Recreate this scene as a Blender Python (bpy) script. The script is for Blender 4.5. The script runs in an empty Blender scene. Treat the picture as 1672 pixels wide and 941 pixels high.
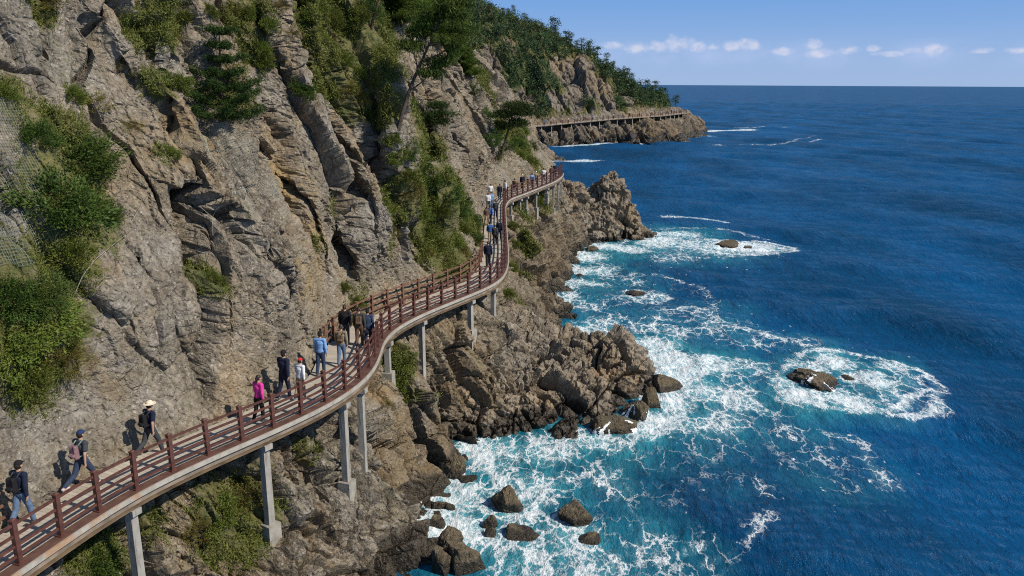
import bpy, math, random, time
import numpy as np
from mathutils import Vector, Matrix
from mathutils.bvhtree import BVHTree
T0 = time.time()
random.seed(7)
RNG = np.random.default_rng(7)
SC = bpy.context.scene
COL = SC.collection
R = math.radians

# ---------------------------------------------------------------- camera
FPX = 1300.0; CX, CY = 836.0, 470.5; RHO = 0.0052
PIT = math.atan((CY - 137.3) / FPX); CZ = 18.0
cP, sP = math.cos(PIT), math.sin(PIT)

def ray(px, py):
    u = px - CX; v = py - CY
    a = (u + RHO * v) / FPX; b = -(v - RHO * u) / FPX
    return np.array((a, cP + b * sP, -sP + b * cP))

def atz(px, py, z):
    r = ray(px, py); t = (z - CZ) / r[2]
    return np.array((r[0] * t, r[1] * t, z))

def aty(px, py, y):
    r = ray(px, py); t = y / r[1]
    return np.array((r[0] * t, y, CZ + r[2] * t))

cam_d = bpy.data.cameras.new('camera')
cam = bpy.data.objects.new('camera', cam_d); COL.objects.link(cam)
cam_d.sensor_width = 36.0; cam_d.lens = FPX / 1672 * 36
cam_d.clip_start = 0.1; cam_d.clip_end = 200000
cam.matrix_world = (Matrix.Translation((0, 0, CZ)) @ Matrix.Rotation(math.pi / 2 - PIT, 4, 'X')
                    @ Matrix.Rotation(RHO, 4, 'Z'))
SC.camera = cam

# ---------------------------------------------------------------- numeric noise
def _h(x):
    x = x.astype(np.uint32)
    x ^= x >> np.uint32(16); x *= np.uint32(0x7feb352d)
    x ^= x >> np.uint32(15); x *= np.uint32(0x846ca68b)
    x ^= x >> np.uint32(16)
    return x

def hash3(i, j, k, seed=0):
    n = (i.astype(np.int64) * 73856093) ^ (j.astype(np.int64) * 19349663) ^ (k.astype(np.int64) * 83492791) ^ (seed * 2654435)
    return _h((n & 0xffffffff))

def u01(h):
    return h.astype(np.float32) * np.float32(1 / 4294967296.0)

def vnoise(P, seed=0):
    """value noise, P (n,3) -> -1..1"""
    P = np.asarray(P, np.float32)
    f = np.floor(P); w = P - f; f = f.astype(np.int64)
    w = w * w * w * (w * (w * 6 - 15) + 10)
    out = 0
    for dx in (0, 1):
        wx = w[:, 0] if dx else 1 - w[:, 0]
        for dy in (0, 1):
            wy = wx * (w[:, 1] if dy else 1 - w[:, 1])
            for dz in (0, 1):
                wz = wy * (w[:, 2] if dz else 1 - w[:, 2])
                out = out + wz * u01(hash3(f[:, 0] + dx, f[:, 1] + dy, f[:, 2] + dz, seed))
    return out * 2 - 1

_ROT = np.array([[0.00, 0.80, 0.60], [-0.80, 0.36, -0.48], [-0.60, -0.48, 0.64]], np.float32)

def fbm(P, octv=4, seed=0, gain=0.5, ridged=False):
    P = np.asarray(P, np.float32)
    s = 0; amp = 1.0; tot = 0
    for o in range(octv):
        n = vnoise(P, seed + o * 17)
        if ridged:
            n = 1 - 2 * np.abs(n)
        s = s + amp * n; tot += amp
        amp *= gain
        P = (P @ _ROT.T) * np.float32(2.03) + np.float32(1.7)
    return s / tot

def vor2(x, y, seed=0, jit=0.9):
    """F1, F2, cell hash, offset to the feature point"""
    fx = np.floor(x).astype(np.int64); fy = np.floor(y).astype(np.int64)
    n = len(x)
    F1 = np.full(n, 9.0, np.float32); F2 = np.full(n, 9.0, np.float32)
    ID = np.zeros(n, np.uint32); ox = np.zeros(n, np.float32); oy = np.zeros(n, np.float32)
    z0 = np.zeros(1, np.int64)
    for i in (-1, 0, 1):
        for j in (-1, 0, 1):
            h = hash3(fx + i, fy + j, z0, seed)
            jx = u01(h); jy = u01(_h(h + np.uint32(77)))
            dx = (x - (fx + i + 0.5 + (jx - 0.5) * jit)).astype(np.float32)
            dy = (y - (fy + j + 0.5 + (jy - 0.5) * jit)).astype(np.float32)
            d = np.sqrt(dx * dx + dy * dy)
            m = d < F1
            F2 = np.where(m, F1, np.minimum(F2, d))
            F1 = np.where(m, d, F1); ID = np.where(m, h, ID)
            ox = np.where(m, dx, ox); oy = np.where(m, dy, oy)
    return F1, F2, ID, ox, oy

def vor3(P, seed=0, jit=0.9):
    P = np.asarray(P, np.float32)
    f = np.floor(P).astype(np.int64); n = len(P)
    F1 = np.full(n, 9.0, np.float32); F2 = np.full(n, 9.0, np.float32)
    ID = np.zeros(n, np.uint32); O = np.zeros((n, 3), np.float32)
    for i in (-1, 0, 1):
        for j in (-1, 0, 1):
            for k in (-1, 0, 1):
                c = f + np.array((i, j, k))
                h = hash3(c[:, 0], c[:, 1], c[:, 2], seed)
                h2 = _h(h + np.uint32(77)); h3 = _h(h + np.uint32(991))
                D = np.stack((P[:, 0] - (c[:, 0] + 0.5 + (u01(h) - 0.5) * jit),
                              P[:, 1] - (c[:, 1] + 0.5 + (u01(h2) - 0.5) * jit),
                              P[:, 2] - (c[:, 2] + 0.5 + (u01(h3) - 0.5) * jit)), 1).astype(np.float32)
                d = np.sqrt((D * D).sum(1))
                m = d < F1
                F2 = np.where(m, F1, np.minimum(F2, d))
                F1 = np.where(m, d, F1); ID = np.where(m, h, ID)
                O[m] = D[m]
    return F1, F2, ID, O

def sstep(a, b, x):
    t = np.clip((x - a) / (b - a), 0, 1)
    return t * t * (3 - 2 * t)

def blocks2(x, y, seed, tilt=0.5, crack=0.5, cw=0.12):
    """fractured-rock relief: every cell has its own offset and its own tilted face, with a crack between cells"""
    F1, F2, ID, ox, oy = vor2(x, y, seed)
    o = u01(_h(ID + np.uint32(5))) * 2 - 1
    gx = u01(_h(ID + np.uint32(11))) * 2 - 1; gy = u01(_h(ID + np.uint32(23))) * 2 - 1
    return o * 0.5 + tilt * (gx * ox + gy * oy) - crack * (1 - sstep(0, cw, F2 - F1))

def blocks3(P, seed, tilt=0.6, crack=0.5, cw=0.12):
    F1, F2, ID, O = vor3(P, seed)
    o = u01(_h(ID + np.uint32(5))) * 2 - 1
    g = np.stack([u01(_h(ID + np.uint32(q))) * 2 - 1 for q in (11, 23, 37)], 1)
    return o * 0.5 + tilt * (g * O).sum(1) - crack * (1 - sstep(0, cw, F2 - F1))

def tps(C, V, smooth=1e-3):
    """thin-plate spline through (n,2) points"""
    C = np.asarray(C, float); V = np.asarray(V, float); n = len(C)
    def U(d2):
        return np.where(d2 > 1e-9, 0.5 * d2 * np.log(np.maximum(d2, 1e-9)), 0)
    K = U(((C[:, None] - C[None]) ** 2).sum(2)) + np.eye(n) * smooth
    Pm = np.c_[np.ones(n), C]
    A = np.block([[K, Pm], [Pm.T, np.zeros((3, 3))]])
    w = np.linalg.solve(A, np.r_[V, 0, 0, 0])
    def f(X):
        out = w[n] + w[n + 1] * X[:, 0] + w[n + 2] * X[:, 1]
        for i in range(n):
            out = out + w[i] * U((X[:, 0] - C[i, 0]) ** 2 + (X[:, 1] - C[i, 1]) ** 2)
        return out
    return f

# ---------------------------------------------------------------- object helpers
def mesh_np(name, V, F, mats=(), mi=None, smooth=False):
    """V (n,3); F (m,k) array of equal faces or list of such arrays"""
    V = np.asarray(V, np.float32)
    Fl = F if isinstance(F, list) else [F]
    Fl = [np.asarray(f, np.int32) for f in Fl if len(f)]
    me = bpy.data.meshes.new(name)
    me.vertices.add(len(V)); me.vertices.foreach_set('co', V.ravel())
    nl = sum(f.size for f in Fl); nf = sum(len(f) for f in Fl)
    me.loops.add(nl); me.polygons.add(nf)
    me.loops.foreach_set('vertex_index', np.concatenate([f.ravel() for f in Fl]))
    tot = np.concatenate([np.full(len(f), f.shape[1], np.int32) for f in Fl])
    st = np.concatenate(([0], np.cumsum(tot)[:-1])).astype(np.int32)
    me.polygons.foreach_set('loop_start', st)
    for m in mats:
        me.materials.append(m)
    if mi is not None:
        me.polygons.foreach_set('material_index', np.asarray(mi, np.int32))
    me.update(calc_edges=True)
    me.polygons.foreach_set('use_smooth', np.full(nf, bool(smooth)))
    return me

def link(name, me, parent=None, loc=None):
    o = bpy.data.objects.new(name, me); COL.objects.link(o)
    if parent is not None:
        o.parent = parent
    if loc is not None:
        o.location = loc
    return o

def tag(o, label=None, cat=None, group=None, kind=None):
    if label: o['label'] = label
    if cat: o['category'] = cat
    if group: o['group'] = group
    if kind: o['kind'] = kind
    return o

def thing(name, label, cat, loc=(0, 0, 0), rz=0, group=None):
    o = bpy.data.objects.new(name, None); COL.objects.link(o)
    o.empty_display_size = 0.2
    o.location = loc; o.rotation_euler = (0, 0, rz)
    return tag(o, label, cat, group)

def attr(me, name, val):
    at = me.attributes.new(name, 'FLOAT', 'POINT')
    at.data.foreach_set('value', np.asarray(val, np.float32))

def grid_faces(nr, nc):
    i = np.arange(nr - 1)[:, None] * nc + np.arange(nc - 1)[None]
    return np.stack((i, i + 1, i + nc + 1, i + nc), -1).reshape(-1, 4)

def grid_normals(G):
    du = np.gradient(G, axis=1); dv = np.gradient(G, axis=0)
    N = np.cross(du, dv)
    return N / np.maximum(np.linalg.norm(N, axis=2, keepdims=True), 1e-9)

class MB:
    """collects boxes, bars and tubes into one mesh"""
    def __init__(self): self.V = []; self.F = []; self.n = 0
    def add(self, V, F):
        self.V.append(np.asarray(V, float)); self.F.append(np.asarray(F, int) + self.n); self.n += len(V)
    def box(self, c, s, M=None, taper=1.0):
        x, y, z = np.array(s) / 2
        V = np.array([(-x, -y, -z), (x, -y, -z), (x, y, -z), (-x, y, -z),
                      (-x * taper, -y * taper, z), (x * taper, -y * taper, z), (x * taper, y * taper, z), (-x * taper, y * taper, z)])
        if M is not None: V = V @ np.array(M).T
        self.add(V + np.array(c), [(0, 3, 2, 1), (4, 5, 6, 7), (0, 1, 5, 4), (1, 2, 6, 5), (2, 3, 7, 6), (3, 0, 4, 7)])
    def bar(self, p, q, w, h):
        """rectangular bar from p to q, width w sideways, height h upwards"""
        p = np.array(p, float); q = np.array(q, float); t = q - p; t /= np.linalg.norm(t)
        sd = np.cross(t, (0, 0, 1)); sd /= max(np.linalg.norm(sd), 1e-6); up = np.cross(sd, t)
        V = [e + sd * sx * w / 2 + up * sz * h / 2 for e in (p, q) for sx, sz in ((-1, -1), (1, -1), (1, 1), (-1, 1))]
        self.add(V, [(0, 3, 2, 1), (4, 5, 6, 7), (0, 1, 5, 4), (1, 2, 6, 5), (2, 3, 7, 6), (3, 0, 4, 7)])
    def tube(self, pts, rad, n=6):
        pts = np.array(pts, float); rad = np.broadcast_to(np.asarray(rad, float), (len(pts),))
        T = np.gradient(pts, axis=0); T /= np.maximum(np.linalg.norm(T, axis=1, keepdims=True), 1e-9)
        ref = np.array((0.31, 0.2, 0.93)) if abs(T[:, 2]).mean() < 0.8 else np.array((1.0, 0.1, 0))
        A = np.cross(T, ref); A /= np.maximum(np.linalg.norm(A, axis=1, keepdims=True), 1e-9); B = np.cross(T, A)
        th = np.arange(n) * 2 * math.pi / n
        V = pts[:, None] + rad[:, None, None] * (np.cos(th)[None, :, None] * A[:, None] + np.sin(th)[None, :, None] * B[:, None])
        V = V.reshape(-1, 3); k = len(pts)
        i = np.arange(k - 1)[:, None] * n + np.arange(n)[None]; j = np.arange(k - 1)[:, None] * n + (np.arange(n)[None] + 1) % n
        F = np.stack((i, j, j + n, i + n), -1).reshape(-1, 4)
        V = np.r_[V, pts[:1], pts[-1:]]
        c0 = len(V) - 2; c1 = len(V) - 1
        caps = [(c0, (q + 1) % n, q, q) for q in range(n)] + [(c1, (k - 1) * n + q, (k - 1) * n + (q + 1) % n, (k - 1) * n + (q + 1) % n) for q in range(n)]
        self.add(V, F)
        self.caps = getattr(self, 'caps', []) + [np.array([(a, b, c) for a, b, c, _ in caps]) + self.n - len(V)]
    def mesh(self, name, mat, smooth=False):
        F = [np.concatenate(self.F)]
        if getattr(self, 'caps', None): F.append(np.concatenate(self.caps))
        return mesh_np(name, np.concatenate(self.V), F, [mat], smooth=smooth)
    def build(self, name, mat, parent=None, smooth=False):
        return link(name, self.mesh(name, mat, smooth), parent)

# ---------------------------------------------------------------- material helpers
class NT:
    def __init__(self, name):
        self.m = bpy.data.materials.new(name); self.m.use_nodes = True
        self.t = self.m.node_tree; self.N = self.t.nodes; self.L = self.t.links
        self.b = self.N['Principled BSDF']
    def n(self, typ, **kw):
        nd = self.N.new(typ)
        for k, v in kw.items():
            if k.startswith('i_'):
                key = k[2:]; key = int(key) if key.isdigit() else key.replace('_', ' ')
                self.set(nd.inputs[key], v)
            else: setattr(nd, k, v)
        return nd
    def set(self, sock, v):
        if hasattr(v, 'outputs'): self.L.new(v.outputs[0], sock)
        elif hasattr(v, 'is_output'): self.L.new(v, sock)
        else:
            if sock.type == 'RGBA' and len(v) == 3: v = (*v, 1)
            sock.default_value = v
    def noise(self, vec, scale, det=4, rough=0.55, dist=0):
        nd = self.n('ShaderNodeTexNoise'); nd.inputs['Scale'].default_value = scale; nd.inputs['Detail'].default_value = det
        nd.inputs['Roughness'].default_value = rough; nd.inputs['Distortion'].default_value = dist
        if vec is not None: self.set(nd.inputs['Vector'], vec)
        return nd.outputs['Fac']
    def math(self, op, a, b=0.0, c=None, clamp=False):
        nd = self.n('ShaderNodeMath', operation=op, use_clamp=clamp)
        self.set(nd.inputs[0], a); self.set(nd.inputs[1], b)
        if c is not None: self.set(nd.inputs[2], c)
        return nd.outputs[0]
    def mr(self, v, a, b, c=0.0, d=1.0, smooth=False):
        nd = self.n('ShaderNodeMapRange', interpolation_type='SMOOTHSTEP' if smooth else 'LINEAR')
        for q, x in enumerate((v, a, b, c, d)): self.set(nd.inputs[q], x)
        return nd.outputs[0]
    def mix(self, f, a, b, mode='MIX'):
        nd = self.n('ShaderNodeMix', data_type='RGBA', blend_type=mode)
        self.set(nd.inputs[0], f); self.set(nd.inputs[6], a); self.set(nd.inputs[7], b)
        return nd.outputs[2]
    def attr(self, name):
        return self.n('ShaderNodeAttribute', attribute_name=name).outputs['Fac']
    def pos(self):
        return self.n('ShaderNodeNewGeometry').outputs['Position']
    def bump(self, h, strength=0.5, dist=0.1, normal=None):
        nd = self.n('ShaderNodeBump'); nd.inputs['Strength'].default_value = strength; nd.inputs['Distance'].default_value = dist
        self.set(nd.inputs['Height'], h)
        if normal is not None: self.set(nd.inputs['Normal'], normal)
        return nd.outputs[0]
    def out(self, col=None, rough=None, normal=None, spec=None):
        if col is not None: self.set(self.b.inputs['Base Color'], col)
        if rough is not None: self.set(self.b.inputs['Roughness'], rough)
        if normal is not None: self.set(self.b.inputs['Normal'], normal)
        if spec is not None: self.set(self.b.inputs['Specular IOR Level'], spec)
        return self.m

def simple_mat(name, col, rough=0.7, var=0.25, scale=8.0, bump=0.0, spec=0.3, obj_rand=0.0):
    t = NT(name); p = t.n('ShaderNodeTexCoord').outputs['Object']
    f = t.noise(p, scale, 4)
    lo = tuple(c * (1 - var) for c in col); hi = tuple(min(1, c * (1 + var)) for c in col)
    c = t.mix(t.mr(f, 0.3, 0.7), lo, hi)
    if obj_rand:
        r = t.n('ShaderNodeObjectInfo').outputs['Random']
        hs = t.n('ShaderNodeHueSaturation'); t.set(hs.inputs['Color'], c)
        t.set(hs.inputs['Value'], t.mr(r, 0, 1, 1 - obj_rand, 1 + obj_rand))
        t.set(hs.inputs['Hue'], t.mr(r, 0, 1, 0.5 - obj_rand * 0.06, 0.5 + obj_rand * 0.06)); c = hs.outputs[0]
    nrm = t.bump(t.noise(p, scale * 4, 3), 0.5, bump) if bump else None
    return t.out(c, rough, nrm, spec)
# ---------------------------------------------------------------- rock materials
def rock_mat(name, c_grey, c_brown, c_dark, sc=1.0, bump=0.06, wet_col=(0.035, 0.028, 0.02), speck=0.6, ochre=(0.29, 0.205, 0.10)):
    t = NT(name); p = t.pos()
    big = t.noise(p, 0.16 * sc, 4, 0.6, 0.4); mid = t.noise(p, 0.9 * sc, 6, 0.65, 0.3); fine = t.noise(p, 6 * sc, 6, 0.7)
    c = t.mix(t.mr(big, 0.38, 0.62), c_grey, c_brown)
    c = t.mix(t.mr(mid, 0.42, 0.66, 0, 0.75), c, c_dark)
    pale = tuple(min(1, x * 1.45) for x in c_grey)
    c = t.mix(t.mr(t.noise(p, 1.7 * sc, 5, 0.7), 0.56, 0.72, 0, 0.55), c, pale)
    c = t.mix(t.mr(fine, 0.3, 0.7, 0, 1), t.mix(1.0, c, (0.50, 0.48, 0.46), 'MULTIPLY'), t.mix(1.0, c, (1.45, 1.45, 1.45), 'MULTIPLY'))
    # pebbles and pits of the conglomerate
    v = t.n('ShaderNodeTexVoronoi', feature='F1'); v.inputs['Scale'].default_value = 5.5 * sc; t.set(v.inputs['Vector'], p)
    sepc = t.n('ShaderNodeSeparateColor'); t.L.new(v.outputs['Color'], sepc.inputs[0])
    isp = t.math('GREATER_THAN', sepc.outputs[0], 0.8); isd = t.math('LESS_THAN', sepc.outputs[0], 0.22)
    core = t.mr(v.outputs['Distance'], 0.18, 0.34, 1, 0)
    c = t.mix(t.math('MULTIPLY', t.math('MULTIPLY', isp, core), speck * 0.6), c, (0.50, 0.45, 0.39))
    c = t.mix(t.math('MULTIPLY', t.math('MULTIPLY', isd, core), speck), c, (0.085, 0.07, 0.052))
    v2 = t.n('ShaderNodeTexVoronoi', feature='F1'); v2.inputs['Scale'].default_value = 13 * sc; t.set(v2.inputs['Vector'], p)
    sp2 = t.n('ShaderNodeSeparateColor'); t.L.new(v2.outputs['Color'], sp2.inputs[0]); core2 = t.mr(v2.outputs['Distance'], 0.2, 0.4, 1, 0)
    c = t.mix(t.math('MULTIPLY', t.math('MULTIPLY', t.math('GREATER_THAN', sp2.outputs[1], 0.86), core2), speck * 0.8), c, (0.52, 0.48, 0.42))
    c = t.mix(t.math('MULTIPLY', t.math('MULTIPLY', t.math('LESS_THAN', sp2.outputs[1], 0.2), core2), speck), c, (0.07, 0.058, 0.045))
    # ochre stains, lichen, thin soil with grass, wet tide line
    c = t.mix(t.math('MULTIPLY', t.attr('ochre'), t.mr(mid, 0.35, 0.6), clamp=True), c, ochre)
    mpv = t.n('ShaderNodeMapping'); t.set(mpv.inputs['Vector'], p); mpv.inputs['Scale'].default_value = (1, 1, 0.13)
    stv = t.noise(mpv, 1.1 * sc, 5, 0.65, 0.5)
    c = t.mix(t.mr(stv, 0.55, 0.68, 0, 0.55), c, t.mix(1.0, c, (0.50, 0.47, 0.45), 'MULTIPLY'))
    c = t.mix(t.mr(stv, 0.42, 0.33, 0, 0.45), c, t.mix(1.0, c, (1.35, 1.25, 1.08), 'MULTIPLY'))
    c = t.mix(t.mr(t.noise(p, 0.33 * sc, 5, 0.65), 0.54, 0.66, 0, 0.7), c, t.mix(1.0, c, (1.05, 0.90, 0.70), 'MULTIPLY'))
    lich = t.math('MULTIPLY', t.mr(t.noise(p, 0.5 * sc, 5, 0.7), 0.55, 0.7), 0.3)
    c = t.mix(lich, c, (0.16, 0.155, 0.085))
    veg = t.mr(t.math('ADD', t.attr('veg'), t.math('MULTIPLY', t.math('SUBTRACT', t.noise(p, 1.6 * sc, 6, 0.7), 0.5), 1.5)), 0.38, 0.62, 0, 1, True)
    vcol = t.mix(t.mr(t.noise(p, 2.2 * sc, 5, 0.7), 0.35, 0.65), (0.055, 0.070, 0.020), (0.16, 0.14, 0.055))
    c = t.mix(veg, c, vcol)
    c = t.mix(t.math('MULTIPLY', t.attr('shore'), 0.85, clamp=True), c, t.mix(1.0, c, (0.74, 0.70, 0.65), 'MULTIPLY'))
    wet = t.mr(t.math('ADD', t.attr('wet'), t.math('MULTIPLY', t.math('SUBTRACT', t.noise(p, 0.7 * sc, 4), 0.5), 0.8)), 0.25, 0.75, 0, 1, True)
    c = t.mix(t.math('MULTIPLY', wet, 0.9), c, wet_col)
    h = t.math('ADD', t.noise(p, 2.2 * sc, 8, 0.72, 0.4), t.math('MULTIPLY', t.noise(p, 11 * sc, 5, 0.7), 0.45))
    h = t.math('ADD', h, t.math('MULTIPLY', t.math('MULTIPLY', t.math('SUBTRACT', isp, isd), core), 0.22))
    wv = t.n('ShaderNodeVectorMath', operation='ADD'); nzv = t.n('ShaderNodeTexNoise'); nzv.inputs['Scale'].default_value = 1.3 * sc; nzv.inputs['Detail'].default_value = 4; t.set(nzv.inputs['Vector'], p)
    t.L.new(p, wv.inputs[0]); t.L.new(nzv.outputs['Color'], wv.inputs[1])
    for q_, am in ((0.8, 0.5), (2.6, 0.16)):
        ve = t.n('ShaderNodeTexVoronoi', feature='DISTANCE_TO_EDGE'); ve.inputs['Scale'].default_value = q_ * sc; t.L.new(wv.outputs[0], ve.inputs['Vector'])
        h = t.math('ADD', h, t.math('MULTIPLY', t.mr(ve.outputs['Distance'], 0.0, 0.11, 0, 1, True), am))
    t.out(c, t.mr(wet, 0, 1, 0.9, 0.3), t.bump(h, 0.9, bump / sc), 0.3)
    return t.m

M_CLIFF = rock_mat('cliff_rock', (0.232, 0.209, 0.176), (0.235, 0.187, 0.125), (0.10, 0.085, 0.065), 1.0, 0.12, speck=0.75)
M_SHORE = rock_mat('shore_rock', (0.245, 0.212, 0.168), (0.245, 0.19, 0.13), (0.115, 0.093, 0.069), 1.0, 0.10, speck=0.5)
M_BOULD = rock_mat('boulder_rock', (0.125, 0.10, 0.07), (0.105, 0.085, 0.048), (0.045, 0.036, 0.026), 1.8, 0.16, speck=0.5)
M_FAR = rock_mat('far_rock', (0.19, 0.165, 0.135), (0.18, 0.142, 0.10), (0.08, 0.067, 0.052), 0.22, 0.12, speck=0.5)

# ---------------------------------------------------------------- course of the walkway
EV = np.array((0.436, 0.9)); EV /= np.linalg.norm(EV); DV = np.array((-EV[1], EV[0]))

def deck_z(y):
    t = np.clip((np.asarray(y, float) - 40) / 50, 0, 1)
    return 7 + 1.4 * t * t * (3 - 2 * t)

_px = [(70, 905), (150, 850), (222, 805), (282, 775), (340, 748), (395, 725), (445, 703), (492, 682), (533, 662), (570, 640), (597, 618),
       (612, 600), (620, 580), (624, 560), (634, 545), (660, 527), (700, 508), (740, 492), (775, 478), (805, 465), (822, 452), (829, 435),
       (830, 415), (828, 390), (826, 360), (825, 335), (832, 325), (852, 318), (880, 307), (905, 297), (918, 288), (920, 283)]
_pts = []
for q in _px:
    z = 7.0
    for _ in range(10):
        w = atz(*q, z); z = float(deck_z(w[1]))
    _pts.append(w[:2])
_pts = np.array(_pts)
_pts = np.r_[[_pts[0] + (_pts[0] - _pts[1]) * 4, _pts[0] + (_pts[0] - _pts[1]) * 2], _pts]
def resample(P, step, smooth=0):
    P = np.asarray(P, float)
    s = np.r_[0, np.cumsum(np.linalg.norm(np.diff(P, axis=0), axis=1))]
    n = max(2, int(round(s[-1] / step)) + 1); q = np.linspace(0, s[-1], n)
    Q = np.stack([np.interp(q, s, P[:, k]) for k in range(P.shape[1])], 1)
    for _ in range(smooth):
        Q[1:-1] = (Q[:-2] + 2 * Q[1:-1] + Q[2:]) / 4
    return Q
DOUT = resample(resample(_pts, 0.25, 14), 0.25, 10)          # outer edge of the deck
_T = np.gradient(DOUT, axis=0); _T /= np.linalg.norm(_T, axis=1, keepdims=True)
DNL = np.stack((-_T[:, 1], _T[:, 0]), 1)                      # inland side
_ad = DOUT @ EV
DWID = np.interp(_ad, [12, 22, 25.5, 28, 31, 36, 43, 60, 83], [1.9, 2.0, 2.5, 2.3, 2.0, 1.9, 1.75, 1.6, 1.6])
DIN = DOUT + DNL * DWID[:, None]
for _ in range(10):
    DIN[1:-1] = (DIN[:-2] + 2 * DIN[1:-1] + DIN[2:]) / 4
DZ = deck_z(DOUT[:, 1])
_ai, _oi = DIN @ EV, DIN @ DV
_oo = DOUT @ DV
_xa = np.r_[_ai, 90, 100, 120]; _xo = np.r_[_oi, 37.5, 47, 68]; _k = np.argsort(_xa)
_ya = np.r_[_ad, 90, 100, 120]; _yo = np.r_[_oo, 36, 46, 67]; _k2 = np.argsort(_ya)
def b_in(a):
    r = np.interp(a, _xa[_k], _xo[_k]); return np.where(a < _xa[_k][0], _xo[_k][0] - 0.25 * (_xa[_k][0] - a) * -1, r)
def b_out(a):
    r = np.interp(a, _ya[_k2], _yo[_k2]); return np.where(a < _ya[_k2][0], _yo[_k2][0] + 0.25 * (_ya[_k2][0] - a), r)
def zd_a(a):
    return np.interp(a, _ad, DZ)

# ---------------------------------------------------------------- the near cliff: inland distance as a function of place along the coast and height
def gauss(a, z, a0, z0, ra, rz):
    return np.exp(-((a - a0) / ra) ** 2 - ((z - z0) / rz) ** 2)

def base_off(a, z):
    a = np.asarray(a, float); z = np.asarray(z, float)
    zd = zd_a(a); bi = b_in(a) + 0.3; bo = b_out(a)
    up = np.maximum(z - zd, 0); D = np.maximum(zd - z, 0)
    k = np.interp(a, [10, 20, 27, 36, 44, 50, 58, 70, 85, 100], [0.40, 0.34, 0.30, 0.34, 0.56, 0.50, 0.46, 0.64, 0.95, 1.05])
    off = bi + k * up + 0.0 * up
    g = sstep(0.5, 5, up)
    off = off + g * (2.0 * gauss(a, z, 44.5, 17, 4.5, 12) + 1.6 * gauss(a, z, 44, 22.5, 3.2, 2.6) - 1.3 * gauss(a, z, 60, 15, 6, 9)
                     - 1.5 * gauss(a, z, 22.3, 10.2, 3.2, 4.2) - 0.8 * gauss(a, z, 15, 12, 3.5, 4) + 1.1 * gauss(a, z, 27.6, 12, 1.6, 12)
                     - 0.9 * gauss(a, z, 33, 16, 2.4, 10) + 1.0 * gauss(a, z, 76, 14, 4, 6) + 0.7 * gauss(a, z, 18.4, 15, 0.9, 6))
    w = np.interp(a, [8, 14, 22.4, 26, 30, 33.5, 38, 45, 55, 63, 70, 75, 82, 90, 110], [4, 3.6, 3.0, 2.2, 0.9, 1.6, 2.6, 4, 4.5, 4, 2.6, 1.6, 2, 2, 2])
    be = bo + 0.45 + 0.5 * sstep(30, 22, a); w = w + 0.5 - 0.5 * sstep(30, 24, a)
    lo = np.where(D < 3.0, bi + (be - bi) * sstep(-0.3, 3.2, D), be - w * np.clip((D - 3.0) / (zd - 3.0), 0, 1.4))
    off = np.where(z < zd, lo, off)
    return off

def to_xyz(a, off, z):
    return np.stack((a * EV[0] + off * DV[0], a * EV[1] + off * DV[1], z), -1)

def hit_base(px, py):
    """where the sight line through a point of the picture meets the smooth cliff"""
    r = ray(px, py); t = np.linspace(10, 125, 2400); P = np.array((0, 0, CZ)) + t[:, None] * r
    a = P[:, :2] @ EV; o = P[:, :2] @ DV
    m = (o > base_off(a, P[:, 2])) & (a > 5) & (a < 104)
    i = int(np.argmax(m)) if m.any() else -1
    return a[i], P[i, 2]

def seg_dist(a, z, pl):
    """distance to a polyline in (a,z) and the side (-1 left of its travel / +1 right)"""
    best = np.full(a.shape, 1e9); side = np.zeros(a.shape)
    for (a0, z0), (a1, z1) in zip(pl[:-1], pl[1:]):
        da, dz = a1 - a0, z1 - z0; L2 = da * da + dz * dz + 1e-9
        t = np.clip(((a - a0) * da + (z - z0) * dz) / L2, 0, 1)
        d = np.hypot(a - a0 - t * da, z - z0 - t * dz)
        s = np.sign((a - a0) * dz - (z - z0) * da)
        m = d < best
        best = np.where(m, d, best); side = np.where(m, s, side)
    return best, side

# fissures and slab edges seen in the photograph: points, depth, half width, step (positive = the side towards the sea end stands back)
CRACKS = [([(262, 0), (276, 45), (292, 85), (305, 120)], 0.35, 0.16, 0.55),
          ([(100, 0), (95, 60), (106, 130), (100, 190)], 0.3, 0.12, 0.25),
          ([(350, 325), (333, 400), (334, 500), (345, 560), (333, 600), (350, 660)], 0.9, 0.2, 0.35),
          ([(335, 325), (400, 352), (455, 420), (488, 470), (502, 560)], 0.5, 0.2, 0.9),
          ([(130, 470), (215, 560), (270, 600), (330, 560)], 0.22, 0.09, 0.12),
          ([(215, 400), (280, 500), (300, 560), (345, 600)], 0.25, 0.08, 0.1),
          ([(455, 200), (468, 260), (488, 390), (500, 470)], 0.45, 0.16, 0.6),
          ([(430, 190), (455, 330), (470, 420)], 0.25, 0.1, 0.2),
          ([(505, 90), (548, 160), (560, 250), (572, 330), (568, 400), (572, 480)], 0.9, 0.25, 0.6),
          ([(520, 60), (565, 150), (605, 240), (645, 330), (690, 430)], 0.6, 0.3, 0.9),
          ([(605, 180), (625, 260), (640, 330)], 0.5, 0.2, 0.3),
          ([(700, 110), (740, 190), (770, 270), (800, 320)], 0.5, 0.25, -0.5),
          ([(640, 30), (660, 90), (690, 170), (720, 220)], 0.6, 0.35, -0.5),
          ([(750, 90), (790, 170), (815, 240)], 0.5, 0.25, -0.3),
          ([(400, 20), (470, 110), (500, 170)], 0.4, 0.16, 0.35),
          ([(175, 30), (225, 90), (300, 170), (330, 230)], 0.3, 0.14, 0.25)]
ZT0 = -1.4
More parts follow.
